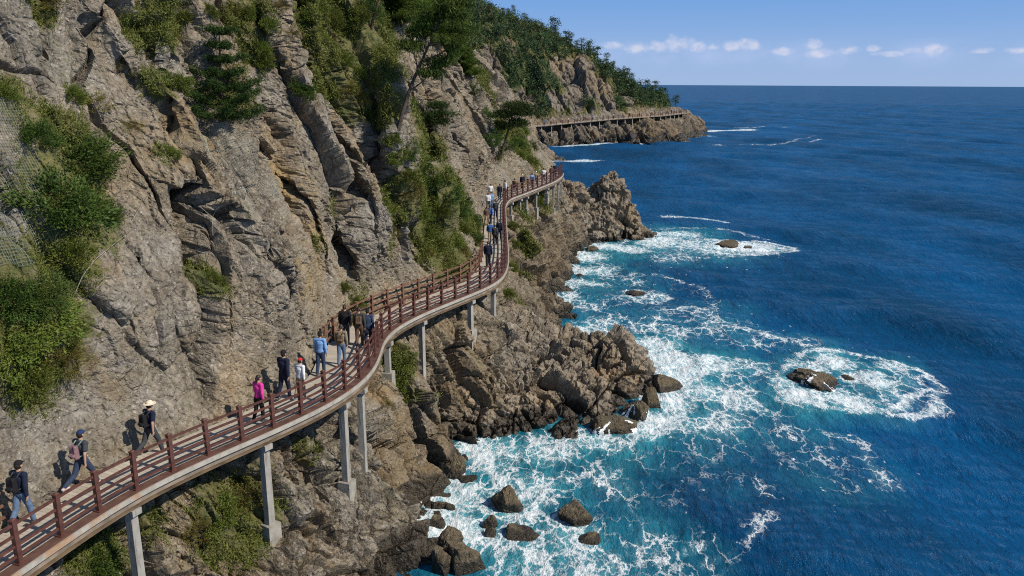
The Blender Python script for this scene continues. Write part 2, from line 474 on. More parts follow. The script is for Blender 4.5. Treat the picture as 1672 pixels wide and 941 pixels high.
def build_cliff():
    NC, NR = CLIFF_RES
    # columns closer together near the camera
    aa = np.linspace(0, 1, 4000); A0, A1 = 0.0, 108.0
    a_f = A0 + (A1 - A0) * aa; dens = 1 / np.maximum(a_f - 2, 14); cum = np.cumsum(dens); cum = (cum - cum[0]) / (cum[-1] - cum[0])
    a1 = np.interp(np.linspace(0, 1, NC), cum, a_f)
    ztop = np.interp(a1, [0, 20, 50, 90, 108], [25, 25, 30, 33, 30])
    v = np.linspace(0, 1, NR)[:, None]
    Z = ZT0 + v * (ztop - ZT0)[None]; A = np.broadcast_to(a1[None], Z.shape).copy()
    a = A.ravel(); z = Z.ravel()
    zd = zd_a(a)
    nd = np.abs(z - zd - 0.6)
    free = sstep(0.6, 4.0, nd)                                    # rock keeps clear of the deck
    low = sstep(0.5, -1.5, z - zd)
    near = 1 - sstep(16, 30, a)
    P2 = np.stack((a, z, np.zeros_like(a)), 1)
    warp_a = a + 1.1 * fbm(P2 * (0.16, 0.10, 1), 3, 5) + 0.25 * fbm(P2 * 0.9, 3, 15)
    warp_z = z + 0.9 * fbm(P2 * 0.2 + 9, 3, 6)
    off = base_off(a, z)
    # buttresses running down the fall line
    rib = fbm(np.stack((warp_a / 6.5, warp_z / 26, 0 * a + 0.3), 1), 3, 31, 0.45, True)
    off -= (0.35 + 0.65 * free) * (1 - 0.72 * near) * 1.5 * rib * (1 - 0.4 * low)
    rib2 = 1 - 2.4 * np.abs(vnoise(np.stack((warp_a / 2.1, warp_z / 11, 0 * a + 2.3), 1), 35))
    off -= free * (1 - 0.8 * near) * (1 - 0.6 * low) * 0.6 * rib2
    off -= free * 0.9 * fbm(P2 / 9.0, 2, 41)
    for pl, dep, hw, st in CRACKS:
        q = [hit_base(*p) for p in pl]
        x0 = min(p[0] for p in q) - 4; x1 = max(p[0] for p in q) + 4
        m = (a > x0) & (a < x1)
        wa = a[m] + 0.22 * fbm(P2[m] * 1.1, 3, 61); wz = z[m] + 0.22 * fbm(P2[m] * 1.1 + 30, 3, 62)
        d, s = seg_dist(wa, wz, q)
        zlo, zhi = min(p[1] for p in q), max(p[1] for p in q)
        endf = sstep(zlo - 1.2, zlo + 0.4, z[m]) * sstep(zhi + 1.2, zhi - 0.4, z[m])
        off[m] += endf * (0.45 + 0.55 * free[m]) * (1.7 * dep * np.exp(-(d / (1.3 * hw)) ** 2) + st * np.where(s > 0, 1, 0) * np.exp(-(d / 1.6)) * sstep(0, 0.12, d))
    P = to_xyz(a, off, z)
    G = P.reshape(NR, NC, 3)
    N0 = -grid_normals(G)
    if N0[NR // 2, NC // 2] @ np.array((DV[0], DV[1], 0)) > 0: N0 = -N0
    for _ in range(3):
        N0[1:-1] = (N0[:-2] + N0[1:-1] * 2 + N0[2:]) / 4; N0[:, 1:-1] = (N0[:, :-2] + N0[:, 1:-1] * 2 + N0[:, 2:]) / 4
    N0 = (N0 / np.linalg.norm(N0, axis=2, keepdims=True)).reshape(-1, 3)
    # slabs, blocks, lumps
    sx = warp_a; sz = warp_z
    slab = blocks2(sx / 1.9 + sz * 0.03, sz / 12.0, 101, 1.5, 0.8, 0.10)
    slab = slab * (0.35 + 0.65 * sstep(20, 26, a)) + 0.95 * sstep(27, 20, a) * blocks2(sx / 2.5 + sz * 0.04, sz / 7.5 - 0.08 * sx, 111, 0.9, 0.85, 0.06)
    blk = blocks2(sx / 1.05 + 0.15 * sz, sz / 1.7 - 0.1 * sx, 103, 0.9, 0.5, 0.09)
    blk3 = blocks2((a + 0.12 * fbm(P2 * 3, 2, 73)) / 0.21, (z + 0.12 * fbm(P2 * 3 + 5, 2, 74)) / 0.25, 109, 0.9, 0.5, 0.16)
    blk2 = blocks2((a + 0.3 * fbm(P2 * 1.3, 2, 71)) / 0.46, (z + 0.3 * fbm(P2 * 1.3 + 5, 2, 72)) / 0.62, 105, 0.9, 0.5, 0.14)
    brk = sstep(-0.25, 0.35, fbm(P2 / 5.5 + 3, 3, 81))           # where the rock is broken up; elsewhere broad clean faces
    brk = np.clip(brk + 0.5 * low - 0.3 * near * (1 - low), 0.12, 1)
    calm = 1 - 0.5 * near * (1 - low)
    disp = free * (0.95 - 0.35 * near) * slab + calm * (0.25 + 0.75 * free) * (0.13 + 0.36 * brk) * blk + calm * (0.06 + 0.15 * brk) * blk2
    F3 = P.astype(np.float32)
    lump = 1 - np.abs(vnoise(F3 * 0.9, 201)) * 2
    disp += 0.10 * low * lump + 0.10 * fbm(F3 * 0.8, 5, 211, 0.55) + calm * (0.035 + 0.05 * brk) * blk3 + calm * (0.03 + 0.03 * brk) * fbm(F3 * 3.7, 4, 221, 0.65, True)
    disp += 0.65 * low * (0.4 + 0.6 * free) * blocks2(a / 1.5 + 0.2 * z, z / 1.6, 107, 1.0, 0.6, 0.12)
    P = P + N0 * disp[:, None]
    # keep the walkway free
    o = P[:, :2] @ DV; ac = P[:, :2] @ EV
    lim = b_in(ac) + 0.06; zz = P[:, 2] - zd_a(ac)
    m = (zz > -0.75) & (zz < 2.3) & (o < lim)
    o2 = np.where(m, lim + 0.12 * (o - lim) * 0 + 0.05 * (blk2[:] + 0.5), o)
    P[:, :2] += (o2 - o)[:, None] * DV
    # plants' soil
    veg = np.zeros_like(a)
    for (px, py, r, s) in VEGB:
        ha, hz = hit_base(px, py)
        veg = np.maximum(veg, s * np.exp(-(((a - ha) / r) ** 2 + ((z - hz) / (r * 1.1)) ** 2) ** 1.5))
    veg += 0.18 * sstep(14, 24, z) * sstep(26, 36, a) + 0.25 * fbm(P2 / 3.0, 3, 91) - 0.05
    veg *= sstep(1.5, 3.5, z)
    veg = np.maximum(veg, 0.62 * sstep(0.5, 4, -(off - base_off(a, z))) * 0)
    och = np.zeros_like(a)
    for (px, py, r, s) in [(470, 300, 0.8, 1.0), (478, 380, 0.9, 1.0), (490, 450, 0.8, 0.8), (300, 240, 1.2, .35), (620, 690, 1.5, .4), (560, 450, 1.0, .5), (150, 590, 1.2, .4), (240, 830, 1.3, .4)]:
        ha, hz = hit_base(px, py)
        och = np.maximum(och, s * np.exp(-((a - ha) / r) ** 2 - ((z - hz) / (r * 1.6)) ** 2))
    och = och + 0.22 * sstep(0.05, 0.55, fbm(P2 * (0.5, 0.16, 1), 3, 93)) + 0.15 * low
    me = mesh_np('cliff', P, grid_faces(NR, NC)[:, ::-1], [M_CLIFF], smooth=False)
    attr(me, 'shore', sstep(5.5, 1.0, z + 1.2 * fbm(P2 / 2.5, 3, 95)) * sstep(24, 32, a) + 0.25 * low)
    attr(me, 'veg', veg); attr(me, 'wet', sstep(1.7, 0.3, P[:, 2])); attr(me, 'ochre', och)
    ob = tag(link('cliff', me), kind='structure')
    return ob, P.reshape(NR, NC, 3), veg.reshape(NR, NC)

# thin soil and grass: picture point, radius in metres, strength
VEGB = [(85, 5, 0.8, .8), (120, 250, 1.6, .9), (120, 330, 1.7, .9), (60, 200, 1.2, .6), (50, 560, 2.0, 1.0), (100, 420, 1.2, .8), (155, 160, 1.0, .6), (375, 150, 1.3, .8),
        (290, 130, 0.7, .8), (280, 50, 0.9, .8), (300, 20, 1.2, .8), (420, 90, 1.2, .8), (400, 40, 1.3, .8), (530, 20, 2.2, .95), (500, 40, 1.6, .9), (570, 70, 2.2, .95), (560, 130, 1.6, .9),
        (600, 20, 2.5, .9), (590, 170, 1.4, .9), (650, 230, 2.2, .9), (690, 270, 2.6, 1.0), (730, 320, 2.6, 1.0), (760, 360, 2.4, 1.0), (740, 400, 2.2, .95), (700, 390, 2.0, .9), (690, 330, 2.2, .9),
        (650, 300, 1.6, .8), (640, 330, 1.4, .8), (720, 430, 1.6, .75), (700, 230, 2.0, .7), (780, 400, 1.6, .8), (630, 400, 1.2, .6), (350, 460, 0.7, .8), (20, 480, 1.6, .9), (30, 620, 1.2, .7),
        (640, 600, 1.3, .9), (650, 640, 1.2, .8), (150, 915, 1.3, 1.0), (350, 850, 1.5, .95), (400, 810, 1.1, .8), (330, 900, .9, .6), (500, 730, .7, .7), (240, 860, .9, .6),
        (840, 400, 1.4, .9), (835, 440, 1.2, .8), (840, 350, 1.4, .8), (830, 500, 1.2, .7), (720, 60, 3.5, .9), (770, 130, 2.6, .7), (810, 210, 2.6, .7), (845, 240, 3.0, .7), (700, 20, 4, 1.0),
        (800, 245, 1.6, .6), (870, 260, 2.0, .5), (560, 520, .9, .7), (585, 480, .9, .6), (500, 400, .7, .4), (540, 340, .8, .4), (215, 210, .5, .6), (282, 250, .5, .6), (10, 150, .9, .7), (880, 330, 2., .5)]
# ---------------------------------------------------------------- low rock masses in the sea, each a height field with fractured relief
def rock_patch(name, ctrl, bounds, res, amp, mat, seed, scale=1.0, rough=1.0, wet=(1.1, 0.15), floor=-1.6, edge=None):
    x0, x1, y0, y1 = bounds
    nx, ny = int((x1 - x0) / res) + 1, int((y1 - y0) / res) + 1
    X, Y = np.meshgrid(np.linspace(x0, x1, nx), np.linspace(y0, y1, ny))
    C = np.array(ctrl, float)
    f = tps(C[:, :2], C[:, 2], 1e-2)
    Q = np.stack((X.ravel(), Y.ravel()), 1)
    Qw = Q + 0.5 * scale * np.stack((fbm(np.c_[Q, 0 * Q[:, :1]] * 0.5 / scale, 3, seed + 1), fbm(np.c_[Q, 0 * Q[:, :1] + 7] * 0.5 / scale, 3, seed + 2)), 1)
    Z = np.maximum(f(Qw), floor)
    P = np.c_[Q, Z]
    G = P.reshape(ny, nx, 3)
    Gs = G.copy()
    for _ in range(4):
        Gs[1:-1, :, 2] = (Gs[:-2, :, 2] + 2 * Gs[1:-1, :, 2] + Gs[2:, :, 2]) / 4; Gs[:, 1:-1, 2] = (Gs[:, :-2, 2] + 2 * Gs[:, 1:-1, 2] + Gs[:, 2:, 2]) / 4
    N = grid_normals(Gs); N = np.where(N[..., 2:] < 0, -N, N).reshape(-1, 3)
    F = P.astype(np.float32) + 0.2 * scale * np.stack([fbm(P * 0.8 / scale + q * 9, 3, seed + 20 + q) for q in range(3)], 1)
    d = amp[0] * blocks3(F / (2.6 * scale), seed + 3, 1.1, 0.8, 0.10) + amp[1] * blocks3(F / (0.95 * scale) + 3, seed + 4, 0.9, 0.6, 0.13)
    d += amp[2] * blocks3(F / (0.4 * scale) + 7, seed + 5, 0.8, 0.5, 0.16) + amp[3] * fbm(P * 1.3 / scale, 5, seed + 6, 0.55) + amp[3] * 0.5 * fbm(P * 4 / scale, 4, seed + 8, 0.6, True)
    d *= sstep(floor + 0.05, floor + 0.9, Z)
    P = P + N * d[:, None] * rough
    keep = None
    fc = grid_faces(ny, nx)
    zf = P[fc, 2].max(1); fc = fc[zf > -1.3]
    me = mesh_np(name, P, fc, [mat], smooth=False)
    attr(me, 'veg', np.full(len(P), -0.4)); attr(me, 'wet', sstep(wet[0], wet[1], P[:, 2] + 0.5 * vnoise(P * 0.6, seed + 9))); attr(me, 'ochre', 0.25 * sstep(0, 0.6, fbm(P * 0.4, 2, seed + 10)))
    return link(name, me), P

def W3(px, py, Y):
    return tuple(aty(px, py, Y))
def S0(px, py, z=-0.5):
    p = atz(px, py, 0); return (p[0], p[1], z)

# promontory below the walkway
prom = [S0(765, 722), S0(850, 716), S0(905, 708), S0(950, 690, 0.0), S0(1000, 675, 0.1), S0(1045, 655, 0.0), (9.3, 47.3, -0.5), (8.8, 50, -0.8), (6.5, 52.5, -0.8), (3.8, 54.5, -0.6),
        (2.8, 36.5, -2.2), (6, 38, -2.2), (9.5, 42, -2.2), (12, 46, -2.4), (11, 52, -2.4), (7, 57, -2.4), (-0.3, 36.0, -2.0), (-2.2, 37.0, -1.6),
        W3(905, 545, 46.5), W3(945, 560, 45.6), W3(985, 549, 45.6), W3(1012, 553, 45.8), W3(1036, 580, 45.6), W3(1054, 606, 45.4),
        W3(850, 620, 41.8), W3(900, 640, 41.6), W3(800, 600, 41.8), W3(790, 650, 39.9), W3(770, 690, 38.7), W3(950, 630, 42.8), W3(1000, 630, 43.3), W3(900, 600, 43.5), W3(850, 570, 44.0), W3(820, 540, 44.3),
        W3(950, 590, 44.4), W3(1000, 590, 44.6), W3(760, 610, 41.0), (5, 49.5, 1.2), (7.2, 48.4, 1.0), (2.5, 50.5, 1.9), (0.8, 49, 3.6), (-2, 45, 5.0), (-3, 42, 4.6), (-3.5, 40, 3.0), (-1.0, 52, 3.5), (0.8, 56, 1.5)]
# twin stack at the bend and the ridge that joins it to the shore
stack = [W3(982, 294, 95.3), W3(1005, 288, 95.5), W3(994, 283, 96), W3(975, 305, 95.2), W3(1014, 300, 95.8), W3(1022, 316, 95.8), W3(964, 318, 95.0), W3(978, 345, 93.6), W3(1010, 350, 94.4), W3(1038, 342, 96), W3(1042, 356, 96), W3(1020, 375, 94.6), W3(1050, 380, 96.5),
         S0(985, 398), S0(1010, 396), S0(1040, 394), S0(1062, 386, 0.2), S0(1078, 381, -.3), (18, 103, -1.5), (12, 102, -1.5), (14, 100, 0.5), (8, 101, -1), (21, 97, -2.2), (17, 91, -2.2), (11, 90.5, -1.6), (7.5, 86, -1.6),
         W3(960, 342, 92.5), W3(945, 322, 91.5), W3(925, 324, 90.5), W3(910, 330, 88), W3(940, 340, 89.5), W3(925, 370, 87), W3(950, 375, 90.5), W3(968, 375, 92.2), S0(970, 398), S0(955, 404, -.2), S0(925, 425), S0(900, 455),
         W3(900, 400, 83), W3(885, 360, 81.5), W3(880, 410, 79.5), (3, 97, 5), (6, 99, 3), (2.5, 76, -1.4), (8.5, 80, -2.2), (0.5, 84, 5.5), (-1, 94, 4.5)]
# low ledge past the end of the bay
spur = [W3(840, 215, 205), W3(860, 228, 203), W3(875, 245, 200), S0(893, 262, 0.3), S0(908, 257, 0.5), S0(925, 258, -.4), S0(885, 274), S0(860, 285), (4, 215, 2), (9, 210, -1), (16, 204, -2), (14, 196, -2), (5, 176, -1),
        W3(815, 200, 206), (-6, 200, 8), (-8, 182, 4), (-6, 217, 8), (0, 219, 1)]
# ---------------------------------------------------------------- the far headland
E2 = np.array((0.934, 0.356)); E2 /= np.linalg.norm(E2); D2 = np.array((-E2[1], E2[0]))
def far_b(a):
    return np.interp(a, [30, 97, 120, 142, 158, 170, 180, 188, 194, 199], [215, 224.5, 226, 227, 241, 254, 266, 277, 286, 300])
def far_zd(a):
    return np.interp(a, [60, 91, 125, 167, 180, 194], [4.8, 5.2, 7.2, 8.2, 6.0, 1.0])
def far_deck_off(a):
    return np.interp(a, [60, 91, 110, 125.6, 147, 167.6, 180, 194, 199], [226, 230.7, 233, 235.6, 243, 257, 269, 288, 300])
def far_top(a):
    return np.interp(a, [30, 80, 96, 117, 127, 137.5, 150, 161, 170, 180, 190, 196, 199], [51, 47, 41.5, 34, 27.5, 20.0, 13.5, 9.8, 8.4, 5.2, 2.0, 0.6, -2])
def far_off(a, z):
    zd = far_zd(a); do = far_deck_off(a); b = far_b(a)
    a_ = np.asarray(a, float); b = b + 2.2 * np.sin(a_ / 3.1 + 1.3 * np.sin(a_ / 7.3)) * np.sin(a_ / 11.0 + 1) + 0.8 * np.sin(a_ / 1.7)
    lo = b + (do - b - 0.2) * np.clip((z + 0.4) / np.maximum(zd - 1.2, 0.8), -0.3, 1)
    lo = lo + 2.0 * sstep(zd - 1.9, zd - 1.3, z) * sstep(3.5, 5.0, zd)
    hi = do + 2.3 + (z - zd) * np.interp(z - zd, [0, 12, 40], [0.75, 0.9, 1.05])
    return np.where(z < zd, lo, hi)
def build_far():
    NC, NR = 620, 300
    a1 = np.linspace(35, 198.5, NC); top = far_top(a1)
    v = np.linspace(0, 1, NR)[:, None]
    Z = -1.5 + np.minimum(v / 0.9, 1) * (top + 1.5)[None]
    back = np.maximum(v - 0.9, 0) / 0.1
    A = np.broadcast_to(a1[None], Z.shape).copy()
    O = far_off(A, Z) + back * 30; Z = Z - back * 6
    a, z, o = A.ravel(), Z.ravel(), O.ravel()
    P = np.stack((a * E2[0] + o * D2[0], a * E2[1] + o * D2[1], z), 1)
    G = P.reshape(NR, NC, 3)
    N = grid_normals(G)
    for _ in range(6):
        N[1:-1] = (N[:-2] + N[1:-1] * 2 + N[2:]) / 4
    N /= np.linalg.norm(N, axis=2, keepdims=True)
    if N[NR // 3, NC // 2] @ np.array((*D2, 0)) > 0: N = -N
    N = N.reshape(-1, 3)
    zz = z - far_zd(a)
    keepd = sstep(0.8, 4, np.abs(zz - 0.3)) * 0.85 + 0.15
    q = np.stack((a, z, 0 * a), 1)
    wa = a + 3.5 * fbm(q / 16, 3, 301)
    rib = fbm(np.stack((wa / 11, z / 60, 0 * a), 1), 3, 303, 0.5, True)
    slab = blocks2(wa / 5.0, (z + 2 * fbm(q / 8, 2, 305)) / 22, 307, 1.4, 0.9, 0.12)
    blk = blocks2(wa / 2.6 + 0.2 * z, z / 3.6, 309, 1.0, 0.6, 0.14)
    blk2 = blocks2(a / 1.1, z / 1.4, 311, 0.9, 0.5, 0.16)
    d = np.maximum(keepd, sstep(-1.2, -2.5, zz)) * (2.0 * rib + 1.9 * slab) + (0.35 + 0.65 * keepd) * (1.2 * blk + 0.5 * blk2) + 0.8 * keepd * fbm(P / 5, 4, 313)
    d *= np.clip((top[None].repeat(NR, 0).ravel() + 1.5) / 9, 0.15, 1) * (1 - 0.8 * back.repeat(NC, 1).ravel())
    P = P + N * d[:, None]
    fm = forest(a, z)
    me = mesh_np('headland', P, grid_faces(NR, NC), [M_FAR], smooth=True)
    attr(me, 'veg', np.clip(fm * 1.2 + 0.12 * fbm(q / 6, 3, 317), -1, 1.3) * sstep(2.5, 5, z) + 0.25 * sstep(3.5, 6, z) * (fbm(q / 4, 3, 319) > 0.1)); attr(me, 'wet', sstep(2.3, 0.4, z)); attr(me, 'shore', 0.9 * sstep(5.5, 2.5, z + fbm(q / 4, 3, 321))); attr(me, 'ochre', 0.5 * sstep(-0.1, 0.5, fbm(q / 9, 2, 315)))
    o_ = tag(link('headland', me), kind='structure')
    return o_, P.reshape(NR, NC, 3), fm.reshape(NR, NC)

def far_hit(px, py):
    r = ray(px, py); t = np.linspace(150, 420, 2000); P = np.array((0, 0, CZ)) + t[:, None] * r
    a = P[:, :2] @ E2; o = P[:, :2] @ D2
    m = (o > far_off(a, P[:, 2])) & (a > 35) & (a < 198)
    i = int(np.argmax(m)) if m.any() else -1
    return a[i], P[i, 2]
# bare rock areas of the headland (picture point, radii in metres along / up)
BARE = [(798, 110, 4, 6.2), (831, 84, 2.6, 3), (858, 168, 5, 4.5), (915, 120, 4.5, 6), (955, 135, 6.5, 8.5), (985, 152, 5.5, 6.5), (1024, 163, 2.2, 3), (905, 168, 4, 3.2), (815, 150, 3, 4), (935, 165, 4.5, 3.5)]
def forest(a, z):
    rock = np.zeros_like(a)
    for (px, py, ra, rz) in BARE:
        ha, hz = far_hit(px, py)
        rock = np.maximum(rock, np.exp(-(((a - ha) / ra) ** 2 + ((z - hz) / rz) ** 2) ** 2))
    f = 1.0 - 1.3 * rock + 0.3 * fbm(np.stack((a, z, 0 * a), 1) / 5.0, 3, 401)
    return np.clip(f, 0, 1) * sstep(1.0, 4.5, z - far_zd(a))

CLIFF_RES = (1150, 640)
cliff_ob, CLIFF_G, CLIFF_VEG = build_cliff()
print('cliff', round(time.time() - T0, 1))
o, PROM_P = rock_patch('rock_promontory', prom, (-6, 14, 34.5, 59), 0.06, (0.75, 0.34, 0.17, 0.10), M_SHORE, 500)
tag(o, kind='structure')
o, STACK_P = rock_patch('sea_stack', stack, (-2, 23, 74, 106), 0.1, (0.55, 0.38, 0.18, 0.12), M_SHORE, 520)
tag(o, 'craggy brown sea stack with twin summits standing beyond the bend of the walkway', 'sea stack')
o, SPUR_P = rock_patch('rock_ledge', spur, (-10, 18, 174, 221), 0.25, (0.9, 0.4, 0.12, 0.2), M_SHORE, 540, 2.0)
tag(o, kind='structure')
far_ob, FAR_G, FAR_F = build_far()
print('rocks', round(time.time() - T0, 1))
_v = CLIFF_G.reshape(-1, 3)
CLIFF_BVH = BVHTree.FromPolygons([tuple(p) for p in CLIFF_G[::2, ::2].reshape(-1, 3).tolist()], grid_faces(*CLIFF_G[::2, ::2].shape[:2]).tolist())
FAR_BVH = BVHTree.FromPolygons(FAR_G.reshape(-1, 3).tolist(), grid_faces(*FAR_G.shape[:2]).tolist())
def on_cliff(px, py, bvh=None):
    h = (bvh or CLIFF_BVH).ray_cast(Vector((0, 0, CZ)), Vector(ray(px, py)).normalized())
    return (h[0], h[1]) if h[0] is not None else (None, None)
print('bvh', round(time.time() - T0, 1))
# ---------------------------------------------------------------- the sea
def sea_xy(px, py):
    return atz(px, py, 0)[:2]
# foam patches: picture point, radius in metres, density
FOAM = [(1310, 600, 1.3, 1.1), (1350, 592, 1.4, 1.2), (1410, 615, 1.3, 1.15), (1440, 632, 1.2, 1.0), (1320, 655, 1.4, 1.15), (1385, 662, 1.3, 1.1), (1290, 630, 1.2, .9), (1450, 600, 1.2, .8), (720, 765, 1.6, .95), (700, 850, 1.5, 1.0), (745, 800, 2.0, 1.0), (820, 745, 1.8, .95), (770, 735, 1.3, 1.), (900, 730, 1.9, .85), (870, 790, 2.0, .85), (800, 870, 1.7, 1.0), (760, 860, 1.5, 1.), (940, 780, 2.0, .62),
        (990, 860, 1.7, .55), (1050, 890, 1.7, .62), (960, 910, 2.0, .66), (870, 900, 1.8, .82), (1100, 925, 1.5, .4), (1080, 820, 1.4, .3), (840, 830, 1.6, .95), (920, 870, 1.6, .85), (1000, 810, 1.5, .45), (1130, 870, 1.2, .3),
        (945, 722, 1.3, 1.0), (990, 722, 1.5, 1.0), (1040, 705, 1.3, .95), (1075, 690, 1.5, .9), (1090, 640, 1.3, 1.0), (1130, 640, 2.2, .95), (1060, 590, 1.5, 1.0), (1090, 592, 2.2, 1.2), (1140, 600, 2.4, 1.), (1070, 568, 1.6, 1.2), (1110, 620, 1.8, 1.15), (1095, 660, 1.5, 1.1),
        (1200, 650, 2.4, .72), (1170, 690, 2.2, .65), (1230, 610, 2.2, .55), (1260, 670, 1.8, .55), (1130, 730, 2.0, .5), (1280, 720, 2.0, .42), (1340, 740, 2.0, .35), (1060, 750, 2.0, .45), (1200, 740, 2.0, .3),
        (1370, 790, 1.6, .33), (1300, 770, 2.2, .3), (1190, 800, 1.6, .25), (1400, 760, 1.2, .3), (1130, 790, 1.8, .28),
        (960, 545, 2.5, .75), (1000, 528, 2.5, .6), (1050, 535, 2.2, .5), (930, 555, 1.5, .9), (1110, 548, 2.2, .55), (1180, 535, 2.5, .5), (1150, 510, 2.5, .4), (1230, 560, 2.0, .4), (1290, 560, 2.0, .4), (1210, 525, 2, .3), (1090, 510, 2.5, .38),
        (920, 470, 2.2, .9), (950, 462, 2.2, .75), (940, 440, 2.0, .95), (930, 490, 2.2, .7), (960, 420, 2.2, 1.), (990, 405, 2.2, 1.), (1030, 408, 2.8, .9), (1070, 395, 3.0, 1.), (1060, 383, 2.0, 1.), (1110, 385, 3.0, .9), (1130, 402, 3.2, .8),
        (1160, 408, 3.0, .8), (980, 440, 2.5, .6), (1010, 455, 3., .45), (960, 500, 2.6, .5), (1000, 495, 2.6, .35), (905, 505, 1.4, .7), (1090, 420, 3, .5), (895, 460, 1.5, 1.), (1000, 545, 1.8, .6)]
# rings of foam round the awash rocks: centre, radii in metres, density of the middle, of the rim
RINGS = [((1400, 622), (4.7, 5.8), .5, .85, (1.2, 1.2)), ((1218, 405), (5.4, 5.0), .8, 1.0, (4.0, 3.6)), ((1050, 482), (6.0, 8.0), .25, .5, (2.6, 2.8)), ((1140, 395), (9.0, 9.0), .2, .5, (2.0, 2.0))]
STREAK = [([(1088, 355), (1130, 356), (1165, 360), (1190, 366)], .8, .75), ([(893, 263), (920, 262), (945, 262), (970, 264)], 2.2, 1.0), ([(900, 238), (980, 236), (1050, 233), (1095, 231)], 1.6, .9),
          ([(1090, 230), (1120, 223), (1150, 222)], 3., 1.), ([(1120, 216), (1150, 214), (1190, 213), (1225, 213)], 3.5, 1.), ([(1175, 207), (1240, 209), (1280, 208)], 2, .5), ([(1170, 237), (1260, 236), (1330, 229), (1350, 227)], 1.0, .5), ([(1290, 228), (1330, 224)], 1, .4),
          ([(1060, 545), (1130, 535), (1190, 530), (1240, 545), (1270, 560)], .5, .6), ([(1090, 505), (1140, 500), (1180, 522), (1250, 545)], .5, .55), ([(1530, 640), (1480, 670), (1400, 680), (1330, 668), (1280, 640)], .5, .75),
          ([(1230, 640), (1280, 700), (1380, 720), (1430, 790)], .8, .42), ([(1150, 930), (1230, 890), (1260, 840), (1240, 800)], .7, .35), ([(1000, 590 + 330), (1100, 905), (1180, 880)], .6, .4)]
def build_sea():
    na = 760
    th = np.radians(np.linspace(-20, 50, na))
    r = [14.0]
    while r[-1] < 110: r.append(r[-1] * 1.0042)
    while r[-1] < 900: r.append(r[-1] * 1.0085)
    while r[-1] < 60000: r.append(r[-1] * 1.06)
    r = np.array(r)
    X = r[:, None] * np.sin(th)[None]; Y = r[:, None] * np.cos(th)[None]
    Rr = np.broadcast_to(r[:, None], X.shape)
    x, y, rr = X.ravel(), Y.ravel(), Rr.ravel()
    P2 = np.stack((x, y, 0 * x), 1)
    xw = x + 1.2 * fbm(P2 / 5, 3, 601); yw = y + 1.2 * fbm(P2 / 5 + 4, 3, 602)
    fd = np.zeros(len(x)); aer = np.zeros(len(x)); ring = np.zeros(len(x))
    m = rr < 420
    xm, ym, a0 = xw[m], yw[m], np.zeros(m.sum()); ae = a0.copy(); f = a0.copy()
    ty = np.clip(ym / 45, 1, 2.2)
    for (px, py, rad, s) in FOAM:
        c = sea_xy(px, py); d2 = ((xm - c[0]) / rad) ** 2 + ((ym - c[1]) / (rad * 1.15)) ** 2
        f = np.maximum(f, (s * ((0.95 if px < 800 else 0.70) if py > 715 else 0.88)) * np.exp(-d2 ** 1.3 * 0.9)); ae = np.maximum(ae, s * np.exp(-d2 * 0.22))
    for (p, (ra, rb), mid, rim, (ia, ib)) in RINGS:
        c = sea_xy(*p); q = np.sqrt(((xm - c[0]) / ra) ** 2 + ((ym - c[1]) / rb) ** 2)
        qi = np.sqrt(((xm - c[0]) / ia) ** 2 + ((ym - c[1]) / ib) ** 2)
        f = np.maximum(f, np.maximum(rim * 0.75 * np.exp(-((q - 1) / 0.10) ** 2), np.maximum(mid * 0.62 * (q < 1), rim * sstep(1.15, 0.75, qi))))
        ae = np.maximum(ae, 0.8 * rim * np.exp(-(qi / 1.2) ** 2))
    for pl, rad, s in STREAK:
        q = [sea_xy(*p) for p in pl]
        d, _ = seg_dist(xm, ym, q)
        f = np.maximum(f, s * np.exp(-(d / rad) ** 2)); ae = np.maximum(ae, 0.35 * s * np.exp(-(d / (rad * 2)) ** 2))
    fd[m] = f; aer[m] = ae
    # wind sea: a few dozen trains of waves
    rng = np.random.default_rng(5)
    zz = np.zeros(len(x)); res = rr * 0.0045
    base_dir = math.atan2(-0.75, -0.62)
    for k in range(46):
        L = 0.7 * (30 / 0.7) ** rng.random()
        an = base_dir + rng.normal() * 0.42; kx, ky = math.cos(an) * 2 * math.pi / L, math.sin(an) * 2 * math.pi / L
        A = 0.0062 * L ** 0.92 * rng.uniform(0.6, 1.4)
        ph = kx * (x + 0.35 * xw) / 1.35 + ky * (y + 0.35 * yw) / 1.35 + rng.uniform(0, 6.28)
        w = np.clip(L / (3 * res) - 0.6, 0, 1)
        s = np.sin(ph); zz += w * A * (s + 0.35 * (s * s - 0.5))
    zz *= 1.0 - 0.72 * sstep(0.08, 0.5, aer)
    zz += 0.10 * sstep(0.25, 0.8, aer)
    zz += 0.20 * sstep(0.45, 1.0, fd) * fbm(P2 / 0.9, 4, 611) * (rr < 110)
    zz *= np.where(rr > 3000, 0, 1)
    me = mesh_np('sea', np.stack((x, y, zz), 1), grid_faces(len(r), na), [sea_mat()], smooth=True)
    attr(me, 'foam', fd); attr(me, 'aerated', aer)
    return tag(link('sea', me), kind='structure')

